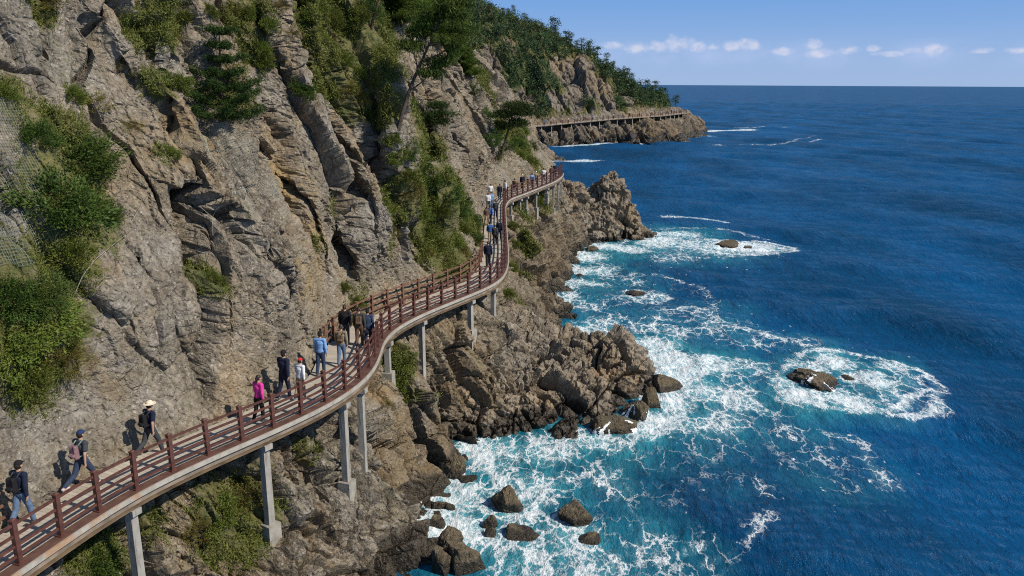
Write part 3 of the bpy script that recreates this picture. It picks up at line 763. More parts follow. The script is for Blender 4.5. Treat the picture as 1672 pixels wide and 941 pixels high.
def sea_mat():
    t = NT('sea_water'); p = t.pos()
    fd = t.attr('foam'); ae = t.attr('aerated')
    mp = t.n('ShaderNodeMapping'); t.set(mp.inputs['Vector'], p); mp.inputs['Rotation'].default_value = (0, 0, R(-35)); mp.inputs['Scale'].default_value = (1.0, 0.62, 0.0)
    # foam lace: warped cell borders at two sizes, thicker where the foam is dense
    def warped(sc, amt, det):
        nz = t.n('ShaderNodeTexNoise'); nz.inputs['Scale'].default_value = sc; nz.inputs['Detail'].default_value = det; nz.inputs['Roughness'].default_value = 0.62
        t.set(nz.inputs['Vector'], mp)
        sub = t.n('ShaderNodeVectorMath', operation='SUBTRACT'); t.L.new(nz.outputs['Color'], sub.inputs[0]); sub.inputs[1].default_value = (.5, .5, .5)
        scl = t.n('ShaderNodeVectorMath', operation='SCALE'); t.L.new(sub.outputs[0], scl.inputs[0]); scl.inputs['Scale'].default_value = amt
        ad = t.n('ShaderNodeVectorMath', operation='ADD'); t.L.new(mp.outputs[0], ad.inputs[0]); t.L.new(scl.outputs[0], ad.inputs[1])
        return ad.outputs[0]
    def lace(vec, sc):
        v = t.n('ShaderNodeTexVoronoi', feature='DISTANCE_TO_EDGE'); v.inputs['Scale'].default_value = sc; t.set(v.inputs['Vector'], vec); return v.outputs['Distance']
    e1 = lace(warped(0.7, 2.8, 6), 0.85); e2 = lace(warped(1.4, 1.2, 6), 2.1); e3 = lace(warped(3.0, 0.6, 4), 4.8)
    nb = t.noise(mp, 0.45, 5, 0.65); nf = t.noise(mp, 2.8, 5, 0.7)
    dens = t.math('ADD', fd, t.math('MULTIPLY', t.math('SUBTRACT', nb, 0.5), t.mr(fd, 0.05, 0.3, 0, 1.1)))
    w1 = t.mr(dens, 0.12, 1.0, 0.02, 0.17); w2 = t.mr(dens, 0.3, 1.0, 0.02, 0.15); w3 = t.mr(dens, 0.5, 1.0, 0.0, 0.16)
    def line(e, w, gate):
        s = t.math('SUBTRACT', 1.0, t.math('DIVIDE', e, t.math('MAXIMUM', w, 0.0005)), clamp=True)
        return t.math('MULTIPLY', t.math('POWER', s, 0.7), gate)
    g = t.mr(nf, 0.28, 0.5)
    l1 = line(e1, w1, t.math('MULTIPLY', t.mr(dens, 0.12, 0.4), g)); l2 = line(e2, w2, t.math('MULTIPLY', t.mr(dens, 0.3, 0.6), g)); l3 = line(e3, w3, t.math('MULTIPLY', t.mr(dens, 0.45, 0.8), 0.8))
    mass = t.mr(t.math('ADD', dens, t.math('MULTIPLY', t.math('SUBTRACT', nf, 0.5), 0.9)), 0.84, 1.2, 0, 0.95, True)
    foam = t.math('MAXIMUM', t.math('MAXIMUM', l1, l2), t.math('MAXIMUM', l3, mass), clamp=True)
    # white flecks of breaking wavelets
    fl = t.n('ShaderNodeTexVoronoi', feature='F1'); fl.inputs['Scale'].default_value = 2.4; t.set(fl.inputs['Vector'], warped(3.0, 0.5, 3))
    fk = t.math('MULTIPLY', t.mr(fl.outputs['Distance'], 0.10, 0.22, 1, 0), t.math('MULTIPLY', t.mr(t.noise(mp, 1.1, 4, 0.6), 0.56, 0.64), t.mr(ae, 0.05, 0.22)))
    foam = t.math('MAXIMUM', foam, t.math('MULTIPLY', fk, 0.9))
    mp2_ = t.n('ShaderNodeMapping'); t.set(mp2_.inputs['Vector'], p); mp2_.inputs['Rotation'].default_value = (0, 0, R(-38)); mp2_.inputs['Scale'].default_value = (1.0, 0.35, 0.0)
    deep = t.mix(t.mr(t.noise(mp2_, 0.06, 5, 0.6), 0.36, 0.64), (0.0003, 0.036, 0.090), (0.0008, 0.068, 0.185))
    teal = t.mix(t.mr(t.noise(mp, 0.7, 4, 0.6), 0.35, 0.65), (0.004, 0.10, 0.15), (0.030, 0.25, 0.31))
    aa = t.math('ADD', ae, t.math('MULTIPLY', t.math('SUBTRACT', t.noise(mp, 0.3, 4), 0.5), 0.5))
    base = t.mix(t.mr(aa, 0.15, 0.85, 0, 1), deep, teal)
    base = t.mix(t.mr(dens, 0.3, 0.95, 0, 0.6), base, (0.22, 0.50, 0.56))
    col = t.mix(foam, base, (0.82, 0.84, 0.85))
    mp2 = t.n('ShaderNodeMapping'); t.set(mp2.inputs['Vector'], p); mp2.inputs['Rotation'].default_value = (0, 0, R(-38)); mp2.inputs['Scale'].default_value = (1.0, 0.42, 0.0)
    h = t.math('ADD', t.noise(mp2, 2.2, 8, 0.68, 0.3), t.math('MULTIPLY', t.noise(mp2, 0.4, 6, 0.6, 0.2), 2.2))
    h = t.math('ADD', h, t.math('MULTIPLY', t.noise(mp2, 0.09, 5, 0.6), 4.0))
    nr = t.bump(h, 1.0, 0.27)
    nr = t.bump(t.math('ADD', foam, t.math('MULTIPLY', nf, 0.3)), 0.5, 0.05, nr)
    df = t.n('ShaderNodeBsdfDiffuse'); t.set(df.inputs['Color'], col); t.set(df.inputs['Normal'], nr)
    gl = t.n('ShaderNodeBsdfGlossy'); gl.inputs['Color'].default_value = (1, 1, 1, 1); gl.inputs['Roughness'].default_value = 0.12; t.set(gl.inputs['Normal'], nr)
    fr = t.n('ShaderNodeFresnel'); fr.inputs['IOR'].default_value = 1.33; t.set(fr.inputs['Normal'], nr)
    # the facets of a rough sea face the viewer more than its mean plane does, so the mirror share levels off
    k = t.math('MULTIPLY', t.math('MINIMUM', fr.outputs[0], 0.19), t.mr(foam, 0, 0.6, 1, 0.15))
    mx = t.n('ShaderNodeMixShader'); t.set(mx.inputs[0], k); t.L.new(df.outputs[0], mx.inputs[1]); t.L.new(gl.outputs[0], mx.inputs[2])
    t.L.new(mx.outputs[0], t.N['Material Output'].inputs['Surface']); t.N.remove(t.b)
    return t.m
build_sea()
print('sea', round(time.time() - T0, 1))
# ---------------------------------------------------------------- walkway
M_BOARD = NT('walkway_boards')
def _board():
    t = M_BOARD; s = t.attr('along'); p = t.pos()
    fr = t.math('FRACT', t.math('DIVIDE', s, 0.14)); idx = t.math('FLOOR', t.math('DIVIDE', s, 0.14))
    wn = t.n('ShaderNodeTexWhiteNoise', noise_dimensions='1D'); t.set(wn.inputs['W'], idx)
    c = t.mix(t.mr(wn.outputs['Value'], 0, 1), (0.36, 0.315, 0.255), (0.45, 0.395, 0.325))
    c = t.mix(t.mr(t.noise(p, 1.4, 5, 0.7), 0.45, 0.75, 0, 0.6), c, (0.27, 0.225, 0.175))
    gap = t.math('LESS_THAN', fr, 0.07)
    c = t.mix(t.math('MULTIPLY', gap, 0.75), c, (0.09, 0.07, 0.055))
    return t.out(c, 0.8, t.bump(t.math('SUBTRACT', t.noise(p, 30, 3), gap), 0.5, 0.006), 0.3)
M_BOARD = _board()
M_WOOD = simple_mat('redwood_paint', (0.088, 0.034, 0.025), 0.55, 0.35, 5, 0.004, 0.4)
M_WOOD2 = simple_mat('weathered_redwood', (0.15, 0.075, 0.05), 0.7, 0.35, 5, 0.004, 0.3)
M_KERB = simple_mat('redwood_kerb', (0.10, 0.052, 0.040), 0.65, 0.35, 3, 0.004, 0.3)
M_CONC = simple_mat('pillar_concrete', (0.31, 0.29, 0.255), 0.85, 0.25, 2.5, 0.012, 0.25)
def _conc():
    t = NT('stained_concrete'); p = t.pos(); mp = t.n('ShaderNodeMapping'); t.set(mp.inputs['Vector'], p); mp.inputs['Scale'].default_value = (1, 1, 0.12)
    c = t.mix(t.mr(t.noise(p, 2.5, 5, 0.7), 0.35, 0.7), (0.34, 0.32, 0.285), (0.25, 0.235, 0.205))
    c = t.mix(t.mr(t.noise(mp, 7, 4, 0.6), 0.52, 0.66, 0, 0.75), c, (0.13, 0.115, 0.095))
    c = t.mix(t.mr(t.noise(mp, 4.1, 4, 0.6), 0.60, 0.70, 0, 0.6), c, (0.24, 0.15, 0.075))
    return t.out(c, 0.88, t.bump(t.noise(p, 14, 5, 0.7), 0.5, 0.012), 0.2)
M_CONC = _conc()
M_FOOT = simple_mat('footing_concrete', (0.27, 0.25, 0.215), 0.9, 0.3, 2.5, 0.02, 0.2)
M_STEEL = simple_mat('girder_paint', (0.20, 0.16, 0.12), 0.6, 0.4, 2, 0.004, 0.4)
M_RUST = simple_mat('rusty_flange', (0.13, 0.09, 0.055), 0.75, 0.5, 1.6, 0.006, 0.3)
def _fascia():
    t = NT('fascia_paint'); p = t.pos(); y = t.n('ShaderNodeSeparateXYZ'); t.set(y.inputs[0], p)
    c = t.mix(t.mr(t.noise(p, 3, 5, 0.7), 0.35, 0.7), (0.40, 0.37, 0.32), (0.26, 0.23, 0.19))
    m = t.mr(t.math('ADD', t.noise(p, 1.1, 5, 0.7), t.mr(y.outputs[1], 16, 23, 0.13, -0.05)), 0.56, 0.66, 0, 0.6)
    c = t.mix(m, c, (0.36, 0.17, 0.055))
    return t.out(c, 0.6, None, 0.3)
M_FASC = _fascia()

def strip(name, L, Rt, zt, zb, mat, parent, along=None):
    """a long beam between two plan curves, from height zb to zt"""
    n = len(L); zt = np.broadcast_to(zt, n); zb = np.broadcast_to(zb, n)
    V = np.stack((np.c_[L, zb], np.c_[Rt, zb], np.c_[Rt, zt], np.c_[L, zt]), 1).reshape(-1, 3)
    i = np.arange(n - 1)[:, None] * 4 + np.arange(4)[None]; j = np.arange(n - 1)[:, None] * 4 + (np.arange(4)[None] + 1) % 4
    F = np.stack((i, j, j + 4, i + 4), -1).reshape(-1, 4)
    F = np.r_[F, [[0, 3, 2, 1], [4 * n - 4, 4 * n - 3, 4 * n - 2, 4 * n - 1]]]
    me = mesh_np(name, V, F, [mat])
    if along is not None: attr(me, 'along', np.repeat(along, 4))
    return link(name, me, parent)

def rail_run(name, C, z, h, mat, parent, w=0.05, hh=0.066):
    n = len(C); T = np.gradient(C, axis=0); T /= np.linalg.norm(T, axis=1, keepdims=True); S = np.stack((-T[:, 1], T[:, 0]), 1) * w / 2
    return strip(name, C + S, C - S, z + h + hh / 2, z + h - hh / 2, mat, parent)

def post_mesh(name, w, h, mat):
    m = MB(); m.box((0, 0, h / 2), (w, w, h)); m.box((0, 0, h + 0.012), (w + 0.025, w + 0.025, 0.03)); m.box((0, 0, h + 0.042), (w * 0.9, w * 0.9, 0.03), taper=0.5)
    m.box((0, 0, 0.02), (w + 0.08, w + 0.08, 0.03))
    return m.mesh(name, mat)

def arc(C): return np.r_[0, np.cumsum(np.linalg.norm(np.diff(C, axis=0), axis=1))]
def off_curve(C, d):
    T = np.gradient(C, axis=0); T /= np.linalg.norm(T, axis=1, keepdims=True)
    return C + np.stack((-T[:, 1], T[:, 0]), 1) * d

walk = thing('walkway', 'curving boarded cliff walkway on concrete pillars in the foreground, beneath the wooded rock face', 'walkway', (0, 0, 0))
_s = arc(DOUT)
K1 = off_curve(DOUT, 0.30)
strip('deck', DIN, K1, DZ, DZ - 0.12, M_BOARD, walk, _s)
strip('kerb', off_curve(DOUT, 0.298), off_curve(DOUT, 0.0), DZ + 0.035, DZ - 0.10, M_KERB, walk)
strip('fascia', off_curve(DOUT, -0.003), off_curve(DOUT, -0.06), DZ + 0.01, DZ - 0.125, M_FASC, walk)
strip('girder', off_curve(DOUT, 0.20), off_curve(DOUT, 0.06), DZ - 0.105, DZ - 0.34, M_STEEL, walk)
strip('flange', off_curve(DOUT, 0.26), off_curve(DOUT, -0.03), DZ - 0.362, DZ - 0.392, M_RUST, walk)
strip('inner_girder', off_curve(DIN, -0.25), off_curve(DIN, -0.40), DZ - 0.125, DZ - 0.38, M_STEEL, walk)

def ground_below(x, y, z, bvhs):
    best = -1.0
    for b in bvhs:
        h = b.ray_cast(Vector((x, y, z)), Vector((0, 0, -1)))
        if h[0] is not None: best = max(best, h[0].z)
    return best
PROM_BVH = None
def pillar(parent, x, y, ztop, zbot, ang, w=0.30, cap=True):
    Mz = Matrix.Rotation(ang, 3, 'Z')
    p = MB(); zc = ztop - (0.18 if cap else 0)
    h = zc - zbot; p.box((x, y, zbot + h / 2), (w, w, h), Mz, 0.93)
    po = p.build('pillar', M_CONC, parent)
    if cap:
        c = MB(); c.box((x + 0.06 * math.cos(ang), y + 0.06 * math.sin(ang), ztop - 0.10), (0.62, w + 0.06, 0.18), Mz); c.build('cap', M_CONC, po)
    f = MB(); f.box((x, y, zbot - 0.25), (w * 2.1, w * 2.1, 1.1), Mz, 0.94); f.build('footing', M_FOOT, po)
    return po
for (px, py) in [(60, 925), (213, 812), (440, 706), (570, 640), (598, 617), (634, 545), (693, 511), (772, 479), (812, 460), (834.7, 324), (850, 318), (862, 314), (877, 308), (895, 301), (907, 296), (914, 291), (919, 286)]:
    zz = 7.0
    for _ in range(8): q = atz(px, py, zz); zz = float(deck_z(q[1]))
    i = int(np.argmin(np.hypot(*(DOUT - q[:2]).T)))
    n = DNL[i]; far_ = q[1] > 60
    x, y = DOUT[i] + n * (0.18 if not far_ else 0.15)
    zg = min(ground_below(x, y, DZ[i] - 0.9, [CLIFF_BVH]), DZ[i] - 1.3)
    pillar(walk, x, y, DZ[i] - 0.395, zg + 0.25, math.atan2(n[1], n[0]), 0.25 if not far_ else 0.22)

def railing(name, label, C, z, spacing, s_ref, hts, mat, post_w, post_h, s0=0.0, s1=None, group=None):
    root = thing(name, label, 'railing', (0, 0, 0), 0, group)
    s = arc(C); s1 = s[-1] if s1 is None else s1
    m = (s >= s0) & (s <= s1)
    for h in hts: rail_run('rail', C[m], z[m], h, mat, root)
    pm = post_mesh('post', post_w, post_h, mat)
    k0 = math.ceil((s0 - s_ref) / spacing); k1 = math.floor((s1 - s_ref) / spacing)
    T = np.gradient(C, axis=0)
    for k in range(k0, k1 + 1):
        q = s_ref + k * spacing
        x, y, zz = np.interp(q, s, C[:, 0]), np.interp(q, s, C[:, 1]), np.interp(q, s, z)
        tx, ty = np.interp(q, s, T[:, 0]), np.interp(q, s, T[:, 1])
        o = link('post', pm, root, (x, y, zz)); o.rotation_euler = (RNG.normal() * 0.012, RNG.normal() * 0.012, math.atan2(ty, tx))
    return root
RC = off_curve(DOUT, 0.17)
_q = atz(222, 805, 7.0)[:2]; s_ref = arc(RC)[int(np.argmin(np.hypot(*(RC - _q).T)))]
railing('railing', 'dark red wooden railing with four rails along the seaward edge of the near walkway', RC, DZ + 0.03, 1.24, s_ref, (1.02, 0.74, 0.48, 0.22), M_WOOD, 0.12, 1.12)
IC = off_curve(DIN, -0.06); _si = arc(IC); _ia = IC @ EV
railing('railing', 'dark red railing on the landward edge, from the bend to the green gully', IC, DZ + 0.0, 1.3, 0.2, (0.98, 0.62, 0.3), M_WOOD2, 0.11, 1.05, _si[np.argmax(_ia > 25.0)], _si[np.argmax(_ia > 44.6)])
railing('railing', 'short dark red railing on the landward edge in the near corner of the walkway', IC, DZ + 0.0, 1.3, 0.2, (0.98, 0.62, 0.3), M_WOOD2, 0.11, 1.05, 0, _si[np.argmax(_ia > 10.6)])

# distant walkway round the headland
fa = np.linspace(78, 165, 200)
FO = far_deck_off(fa)
for _ in range(30): FO[1:-1] = (FO[:-2] + 2 * FO[1:-1] + FO[2:]) / 4
FC = fa[:, None] * E2 + FO[:, None] * D2; FZ = far_zd(fa)
for _ in range(30): FZ[1:-1] = (FZ[:-2] + 2 * FZ[1:-1] + FZ[2:]) / 4
FZ = np.maximum(FZ, 5.0); FZ = np.where(fa > 170, np.maximum(FZ, 8.0), FZ)
FC = FC - D2 * 1.4
fw = thing('walkway', 'distant straight walkway on short pillars crossing the foot of the wooded headland', 'walkway', (0, 0, 0))
strip('deck', off_curve(FC, 3.0), FC, FZ, FZ - 0.15, M_BOARD, fw, arc(FC))
strip('fascia', off_curve(FC, -0.003), off_curve(FC, -0.10), FZ + 0.02, FZ - 0.17, M_STEEL, fw)
_fs = arc(FC)
for q in np.arange(1.5, _fs[-1], 3.6):
    x, y, zz = np.interp(q, _fs, FC[:, 0]), np.interp(q, _fs, FC[:, 1]), np.interp(q, _fs, FZ)
    zg = max(ground_below(x + D2[0] * .4, y + D2[1] * .4, zz - 0.9, [FAR_BVH]), 0.5)
    pillar(fw, x + D2[0] * .4, y + D2[1] * .4, zz - 0.15, min(zg, zz - 1.2), math.atan2(D2[1], D2[0]), 0.22, False)
railing('railing', 'distant brown railing on the walkway at the foot of the wooded headland', off_curve(FC, 0.15), FZ, 2.2, 0.5, (1.05, 0.6), M_WOOD, 0.16, 1.15)

# ---------------------------------------------------------------- boulders
def rock_shape(seed, sub=5, nplanes=20, rough=0.075):
    rng = np.random.default_rng(seed)
    import bmesh
    bm = bmesh.new(); bmesh.ops.create_icosphere(bm, subdivisions=sub, radius=1)
    V = np.array([v.co[:] for v in bm.verts]); F = np.array([[v.index for v in f.verts] for f in bm.faces]); bm.free()
    N = rng.normal(size=(nplanes, 3)); N /= np.linalg.norm(N, axis=1, keepdims=True); N[:, 2] = np.abs(N[:, 2]) * rng.choice([1, 1, -1], nplanes)
    d = rng.uniform(0.62, 1.0, nplanes)
    U = V / np.linalg.norm(V, axis=1, keepdims=True)
    c = U @ N.T; r = np.where(c > 0.05, d / np.maximum(c, 0.05), 9).min(1); r = np.minimum(r, 1.15)
    P = U * r[:, None]
    P *= (1 + rough * 2.2 * fbm(P * 1.6 + seed, 3, seed) + rough * fbm(P * 5 + seed, 4, seed + 3, 0.6, True) * 0.7 + rough * 0.6 * blocks3(P * 2.2 + seed, seed + 5, 0.8, 0.4, 0.1))[:, None]
    return P, F
M_FOAM = simple_mat('foam_water', (0.80, 0.82, 0.84), 0.7, 0.05, 6, 0.01, 0.3)
# waterline point, width and height in picture points, depth factor, washed, label
BOULD = [(825, 838, 50, 44, 1, 0, 'steep angular brown boulder standing in white foam in the middle of the cove'),
         (738, 782, 44, 38, 1, 0, 'squat dark boulder in foam below the cleft of the rocky point'),
         (943, 862, 62, 42, 1, 0, 'broad olive brown boulder at the teal outer side of the cove'),
         (847, 880, 52, 20, 1, 0, 'low flat brown boulder between the steep boulder and the near shore'),
         (966, 890, 36, 20, 1, 0, 'small rounded boulder just seaward of the broad olive boulder'),
         (800, 862, 24, 20, 1, 0, 'small pointed rock beside the steep angular boulder'),
         (757, 936, 68, 54, 1, 0, 'largest dark boulder at the foot of the near cliff'),
         (728, 905, 56, 42, 1, 0, 'dark boulder wedged behind the largest one at the foot of the near cliff'),
         (722, 938, 46, 50, 1, 0, 'mossy rock squeezed between the near cliff and the largest boulder'),
         (702, 802, 38, 20, 1, 0, 'low wet rock against the near cliff below the cleft'),
         (715, 832, 26, 12, 1, 0, 'tiny awash rock near the cliff foot in thick foam'),
         (762, 788, 34, 8, 1, 0, 'flat wet slab awash beside the squat dark boulder'),
         (735, 832, 16, 10, 1, 0, 'tiny dark rock poking out of thick foam'),
         (800, 875, 22, 12, 1, 0, 'tiny mossy rock in front of the small pointed rock'),
         (712, 860, 30, 18, 1, 0, 'wet brown rock at the cliff foot above the largest boulder'),
         (1086, 645, 60, 42, 1, 0, 'blocky brown boulder off the tip of the rocky point'),
         (1005, 716, 66, 38, 1, 1, 'brown rock streaming with white water at the foot of the rocky point'),
         (1042, 690, 50, 42, 1, 1, 'upper rock streaming with white water beside the tip of the rocky point'),
         (1065, 672, 34, 38, 1, 0, 'narrow wet rock between the blocky boulder and the streaming rocks'),
         (1346, 640, 76, 32, 1.2, 2, 'lone jagged awash rock with running white water inside the big foam ring'),
         (1386, 622, 24, 9, 1, 0, 'tiny rock beside the lone awash rock in the big foam ring'),
         (1195, 406, 42, 16, 1.2, 0, 'low brown reef rock in the far foam ring beyond the sea stack'),
         (1222, 407, 26, 8, 1, 0, 'flat end rock of the reef in the far foam ring'),
         (1041, 483, 28, 10, 1.2, 0, 'small dark rock alone in the middle water between the point and the sea stack'),
         (905, 478, 28, 18, 1.5, 0, 'dark rock at the cliff foot behind the rocky point'),
         (926, 480, 17, 8, 1.3, 0, 'small round rock awash behind the rocky point'),
         (968, 413, 26, 14, 1.5, 0, 'dark rock in foam under the sea stack on its landward side'),
         (937, 432, 28, 13, 1.5, 0, 'low wet rock in foam under the walkway bend'),
         (1069, 387, 18, 9, 1.5, 0, 'small rock at the seaward toe of the sea stack'),
         (1046, 393, 14, 9, 1.5, 0, 'tiny rock tucked against the toe of the sea stack'),
         (925, 450, 34, 9, 1.5, 0, 'long flat wet rock along the shore behind the rocky point'),
         (948, 452, 14, 5, 1.5, 0, 'tiny flat rock awash off the long flat shore rock')]
for k, (px, py, wpx, hpx, df, wash, lab) in enumerate(BOULD):
    c = atz(px, py, 0); m_px = np.linalg.norm(c - (0, 0, CZ)) / math.hypot(FPX, math.hypot(px - CX, py - CY))
    w = wpx * m_px / 2; 
    V, F = rock_shape(700 + k * 3, 5 if wpx > 20 else 3, rough=0.15 if wash == 2 else 0.075)
    h = max(hpx * m_px * 1.05 - w * 0.35, 0.12)
    sc = np.array((w * 1.08, w * df, h)); V = V * sc
    V[:, 2] = np.where(V[:, 2] < 0, np.minimum(V[:, 2] * 1.6, 0), V[:, 2]); V[:, 2] = np.maximum(V[:, 2], -0.9)
    me = mesh_np('boulder', V, F, [M_BOULD], smooth=False)
    attr(me, 'veg', np.full(len(V), -0.5)); attr(me, 'wet', 1.0 * sstep(0.55 * h + 0.15, 0.08, V[:, 2]) + 0.1); attr(me, 'ochre', 0.15 + 0 * V[:, 2])
    o = link('boulder', me, None, (c[0], c[1] + w * df * 0.8, 0)); o.rotation_euler[2] = 0.0
    tag(o, lab, 'boulder', 'boulders in the water')
    if wash:
        # broken sheets of water running off the rock
        e = V / sc; ph = np.arctan2(e[:, 1], e[:, 0]); el = e[:, 2]
        fl_ = fbm(np.stack((ph * 6.5 + 0.8 * el, el * 0.8, 0 * el + k), 1), 4, 60 + k, 0.6) + 0.22 * (0.55 - el)
        sel = (fl_[F].mean(1) > 0.22) & (ph[F].mean(1) < 1.2) & (V[F, 2].min(1) > -0.3)
        nv = V / np.maximum(np.linalg.norm(V, axis=1, keepdims=True), 1e-6)
        fo = link('running_water', mesh_np('running_water', V * 1.012 + nv * 0.012, F[sel], [M_FOAM], smooth=True)); fo.location = o.location; tag(fo, kind='stuff')
print('walk', round(time.time() - T0, 1))
# ---------------------------------------------------------------- plants
def leaf_mat(name, c0, c1, c2, trans=0.3, rnd=0.25):
    t = NT(name); f = t.attr('rnd')
    c = t.mix(t.mr(f, 0.0, 0.6), c0, c1); c = t.mix(t.mr(f, 0.75, 1.0), c, c2)
    r = t.n('ShaderNodeObjectInfo').outputs['Random']
    hs = t.n('ShaderNodeHueSaturation'); t.set(hs.inputs['Color'], c); t.set(hs.inputs['Value'], t.mr(r, 0, 1, 1 - rnd, 1 + rnd)); t.set(hs.inputs['Hue'], t.mr(r, 0, 1, 0.488, 0.512))
    t.out(hs.outputs[0], 0.55, None, 0.25)
    tr = t.n('ShaderNodeBsdfTranslucent'); t.L.new(hs.outputs[0], tr.inputs['Color'])
    mx = t.n('ShaderNodeMixShader'); mx.inputs[0].default_value = trans
    t.L.new(t.b.outputs[0], mx.inputs[1]); t.L.new(tr.outputs[0], mx.inputs[2])
    t.L.new(mx.outputs[0], t.N['Material Output'].inputs['Surface'])
    return t.m
L_DARK = leaf_mat('juniper_leaf', (0.040, 0.080, 0.016), (0.080, 0.130, 0.024), (0.16, 0.19, 0.04))
L_OLIVE = leaf_mat('olive_leaf', (0.070, 0.105, 0.018), (0.135, 0.165, 0.028), (0.25, 0.22, 0.06))
L_GOLD = leaf_mat('dry_leaf', (0.11, 0.10, 0.025), (0.20, 0.155, 0.035), (0.28, 0.22, 0.10))
L_PINE = leaf_mat('pine_needle', (0.018, 0.036, 0.007), (0.036, 0.064, 0.010), (0.09, 0.12, 0.02))
L_PINEL = leaf_mat('light_pine_needle', (0.050, 0.090, 0.012), (0.095, 0.150, 0.020), (0.18, 0.225, 0.035))
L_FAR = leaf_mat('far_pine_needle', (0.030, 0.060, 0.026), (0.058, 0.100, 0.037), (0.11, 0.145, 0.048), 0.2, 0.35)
L_GRASS = leaf_mat('grass_blade', (0.085, 0.110, 0.022), (0.16, 0.17, 0.038), (0.32, 0.26, 0.10))
M_BARK = simple_mat('bark', (0.075, 0.055, 0.042), 0.9, 0.4, 6, 0.02, 0.2)
M_TWIG = simple_mat('bleached_twig', (0.30, 0.27, 0.235), 0.9, 0.3, 6, 0, 0.2)

def unit(v): return v / np.maximum(np.linalg.norm(v, axis=-1, keepdims=True), 1e-9)
def leaves(C, D, length, width, rng, curl=0.25):
    """one rhombic leaf per centre, pointing along D"""
    n = len(C); D = unit(D); S = unit(np.cross(D, rng.normal(size=(n, 3)))); Nn = np.cross(S, D)
    L = np.broadcast_to(length, n)[:, None] * rng.uniform(0.7, 1.3, (n, 1)); Wd = np.broadcast_to(width, n)[:, None] * rng.uniform(0.7, 1.3, (n, 1))
    a = C - D * L * 0.5; b = C + S * Wd * 0.5 + Nn * L * curl * 0.15; c = C + D * L * 0.5 - Nn * L * curl * 0.2; d = C - S * Wd * 0.5 + Nn * L * curl * 0.15
    V = np.stack((a, b, c, d), 1).reshape(-1, 3)
    return V, np.arange(4 * n).reshape(n, 4), np.repeat(rng.random(n), 4)
def leaf_mesh(name, parts, mat, tints=None):
    V = np.concatenate([p[0] for p in parts]); F = []; n = 0
    for p in parts: F.append(p[1] + n); n += len(p[0])
    me = mesh_np(name, V, np.concatenate(F), [mat]); attr(me, 'rnd', np.clip(np.concatenate([p[2] for p in parts]), 0, 1)); return me

def bush_leaves(seed, nl, n_clump, L, Wd, flat=0.7, spiky=0.5):
    """leaf sprays round many twig ends inside a lumpy dome of radius 1; thinner between the clumps"""
    rng = np.random.default_rng(seed)
    d = unit(rng.normal(size=(n_clump, 3))); d[:, 2] = np.abs(d[:, 2]) * 1.1 - 0.25; d = unit(d)
    lob = 0.75 + 0.35 * vnoise((d * 1.7 + seed).astype(np.float32), seed)
    cc = d * (rng.random((n_clump, 1)) ** 0.35) * lob[:, None]; cc[:, 2] *= flat
    per = np.maximum(1, (rng.dirichlet(np.ones(n_clump) * 2) * nl).astype(int))
    C = np.repeat(cc, per, 0); n = len(C)
    out = np.repeat(unit(cc + (0, 0, 0.35)), per, 0)
    sp = rng.normal(size=(n, 3)) * 0.085 + out * np.abs(rng.normal(size=(n, 1))) * 0.10 * (1 + spiky)
    C = C + sp
    tint = np.repeat(rng.random(n_clump), per)
    D = out * (0.4 + spiky) + rng.normal(size=(n, 3)) * 0.5
    V, F, r = leaves(C, D, L, Wd, rng)
    return V, F, 0.55 * np.repeat(tint, 4) + 0.45 * r
def twigs(seed, n=14, r=0.8):
    rng = np.random.default_rng(seed); m = MB()
    for k in range(n):
        d = unit(rng.normal(size=3)); d[2] = abs(d[2]) * 0.8; p = [np.zeros(3)]
        for j in range(4): p.append(p[-1] + d * r / 4 + rng.normal(size=3) * 0.05)
        m.tube(p, [0.03, 0.022, 0.016, 0.01, 0.005], 4)
    return m
BUSH = {}
def bush_proto(kind):
    if kind in BUSH: return BUSH[kind]
    cfg = {'juniper': (11, 7000, 210, 0.10, 0.042, 0.75, 1.0, L_DARK), 'juniper2': (12, 6500, 170, 0.10, 0.044, 0.8, 1.0, L_DARK), 'olive': (13, 4800, 140, 0.11, 0.045, 0.75, 0.9, L_OLIVE), 'olive2': (15, 4800, 120, 0.115, 0.045, 0.85, 0.8, L_OLIVE),
           'gold': (14, 1800, 70, 0.17, 0.026, 0.75, 1.4, L_GOLD), 'green': (16, 2600, 90, 0.13, 0.042, 0.85, 0.6, L_DARK)}[kind]
    s, nl, nc, L, Wd, fl, sp, mat = cfg
    BUSH[kind] = (leaf_mesh('foliage', [bush_leaves(s, nl, nc, L, Wd, fl, sp)], mat), twigs(s).mesh('stems', M_BARK))
    return BUSH[kind]
def place_bush(px, py, r, kind, label, group=None, sc=(1, 1, 1), cat='shrub', name='shrub'):
    p, n = on_cliff(px, py)
    if p is None: return
    if n.dot(Vector(ray(px, py))) > 0: n = -n
    fm, tm = bush_proto(kind)
    o = thing(name, label, cat, p - n * 0.12 * r, RNG.uniform(0, 6.28), group)
    nn = (n * 0.55 + Vector((0, 0, 0.6))).normalized()
    q = Vector((0, 0, 1)).rotation_difference(nn)
    o.rotation_mode = 'QUATERNION'; o.rotation_quaternion = q @ Matrix.Rotation(RNG.uniform(0, 6.28), 4, 'Z').to_quaternion()
    o.scale = (r * sc[0], r * sc[1], r * sc[2])
    link('foliage', fm, o); link('stems', tm, o)
    return o
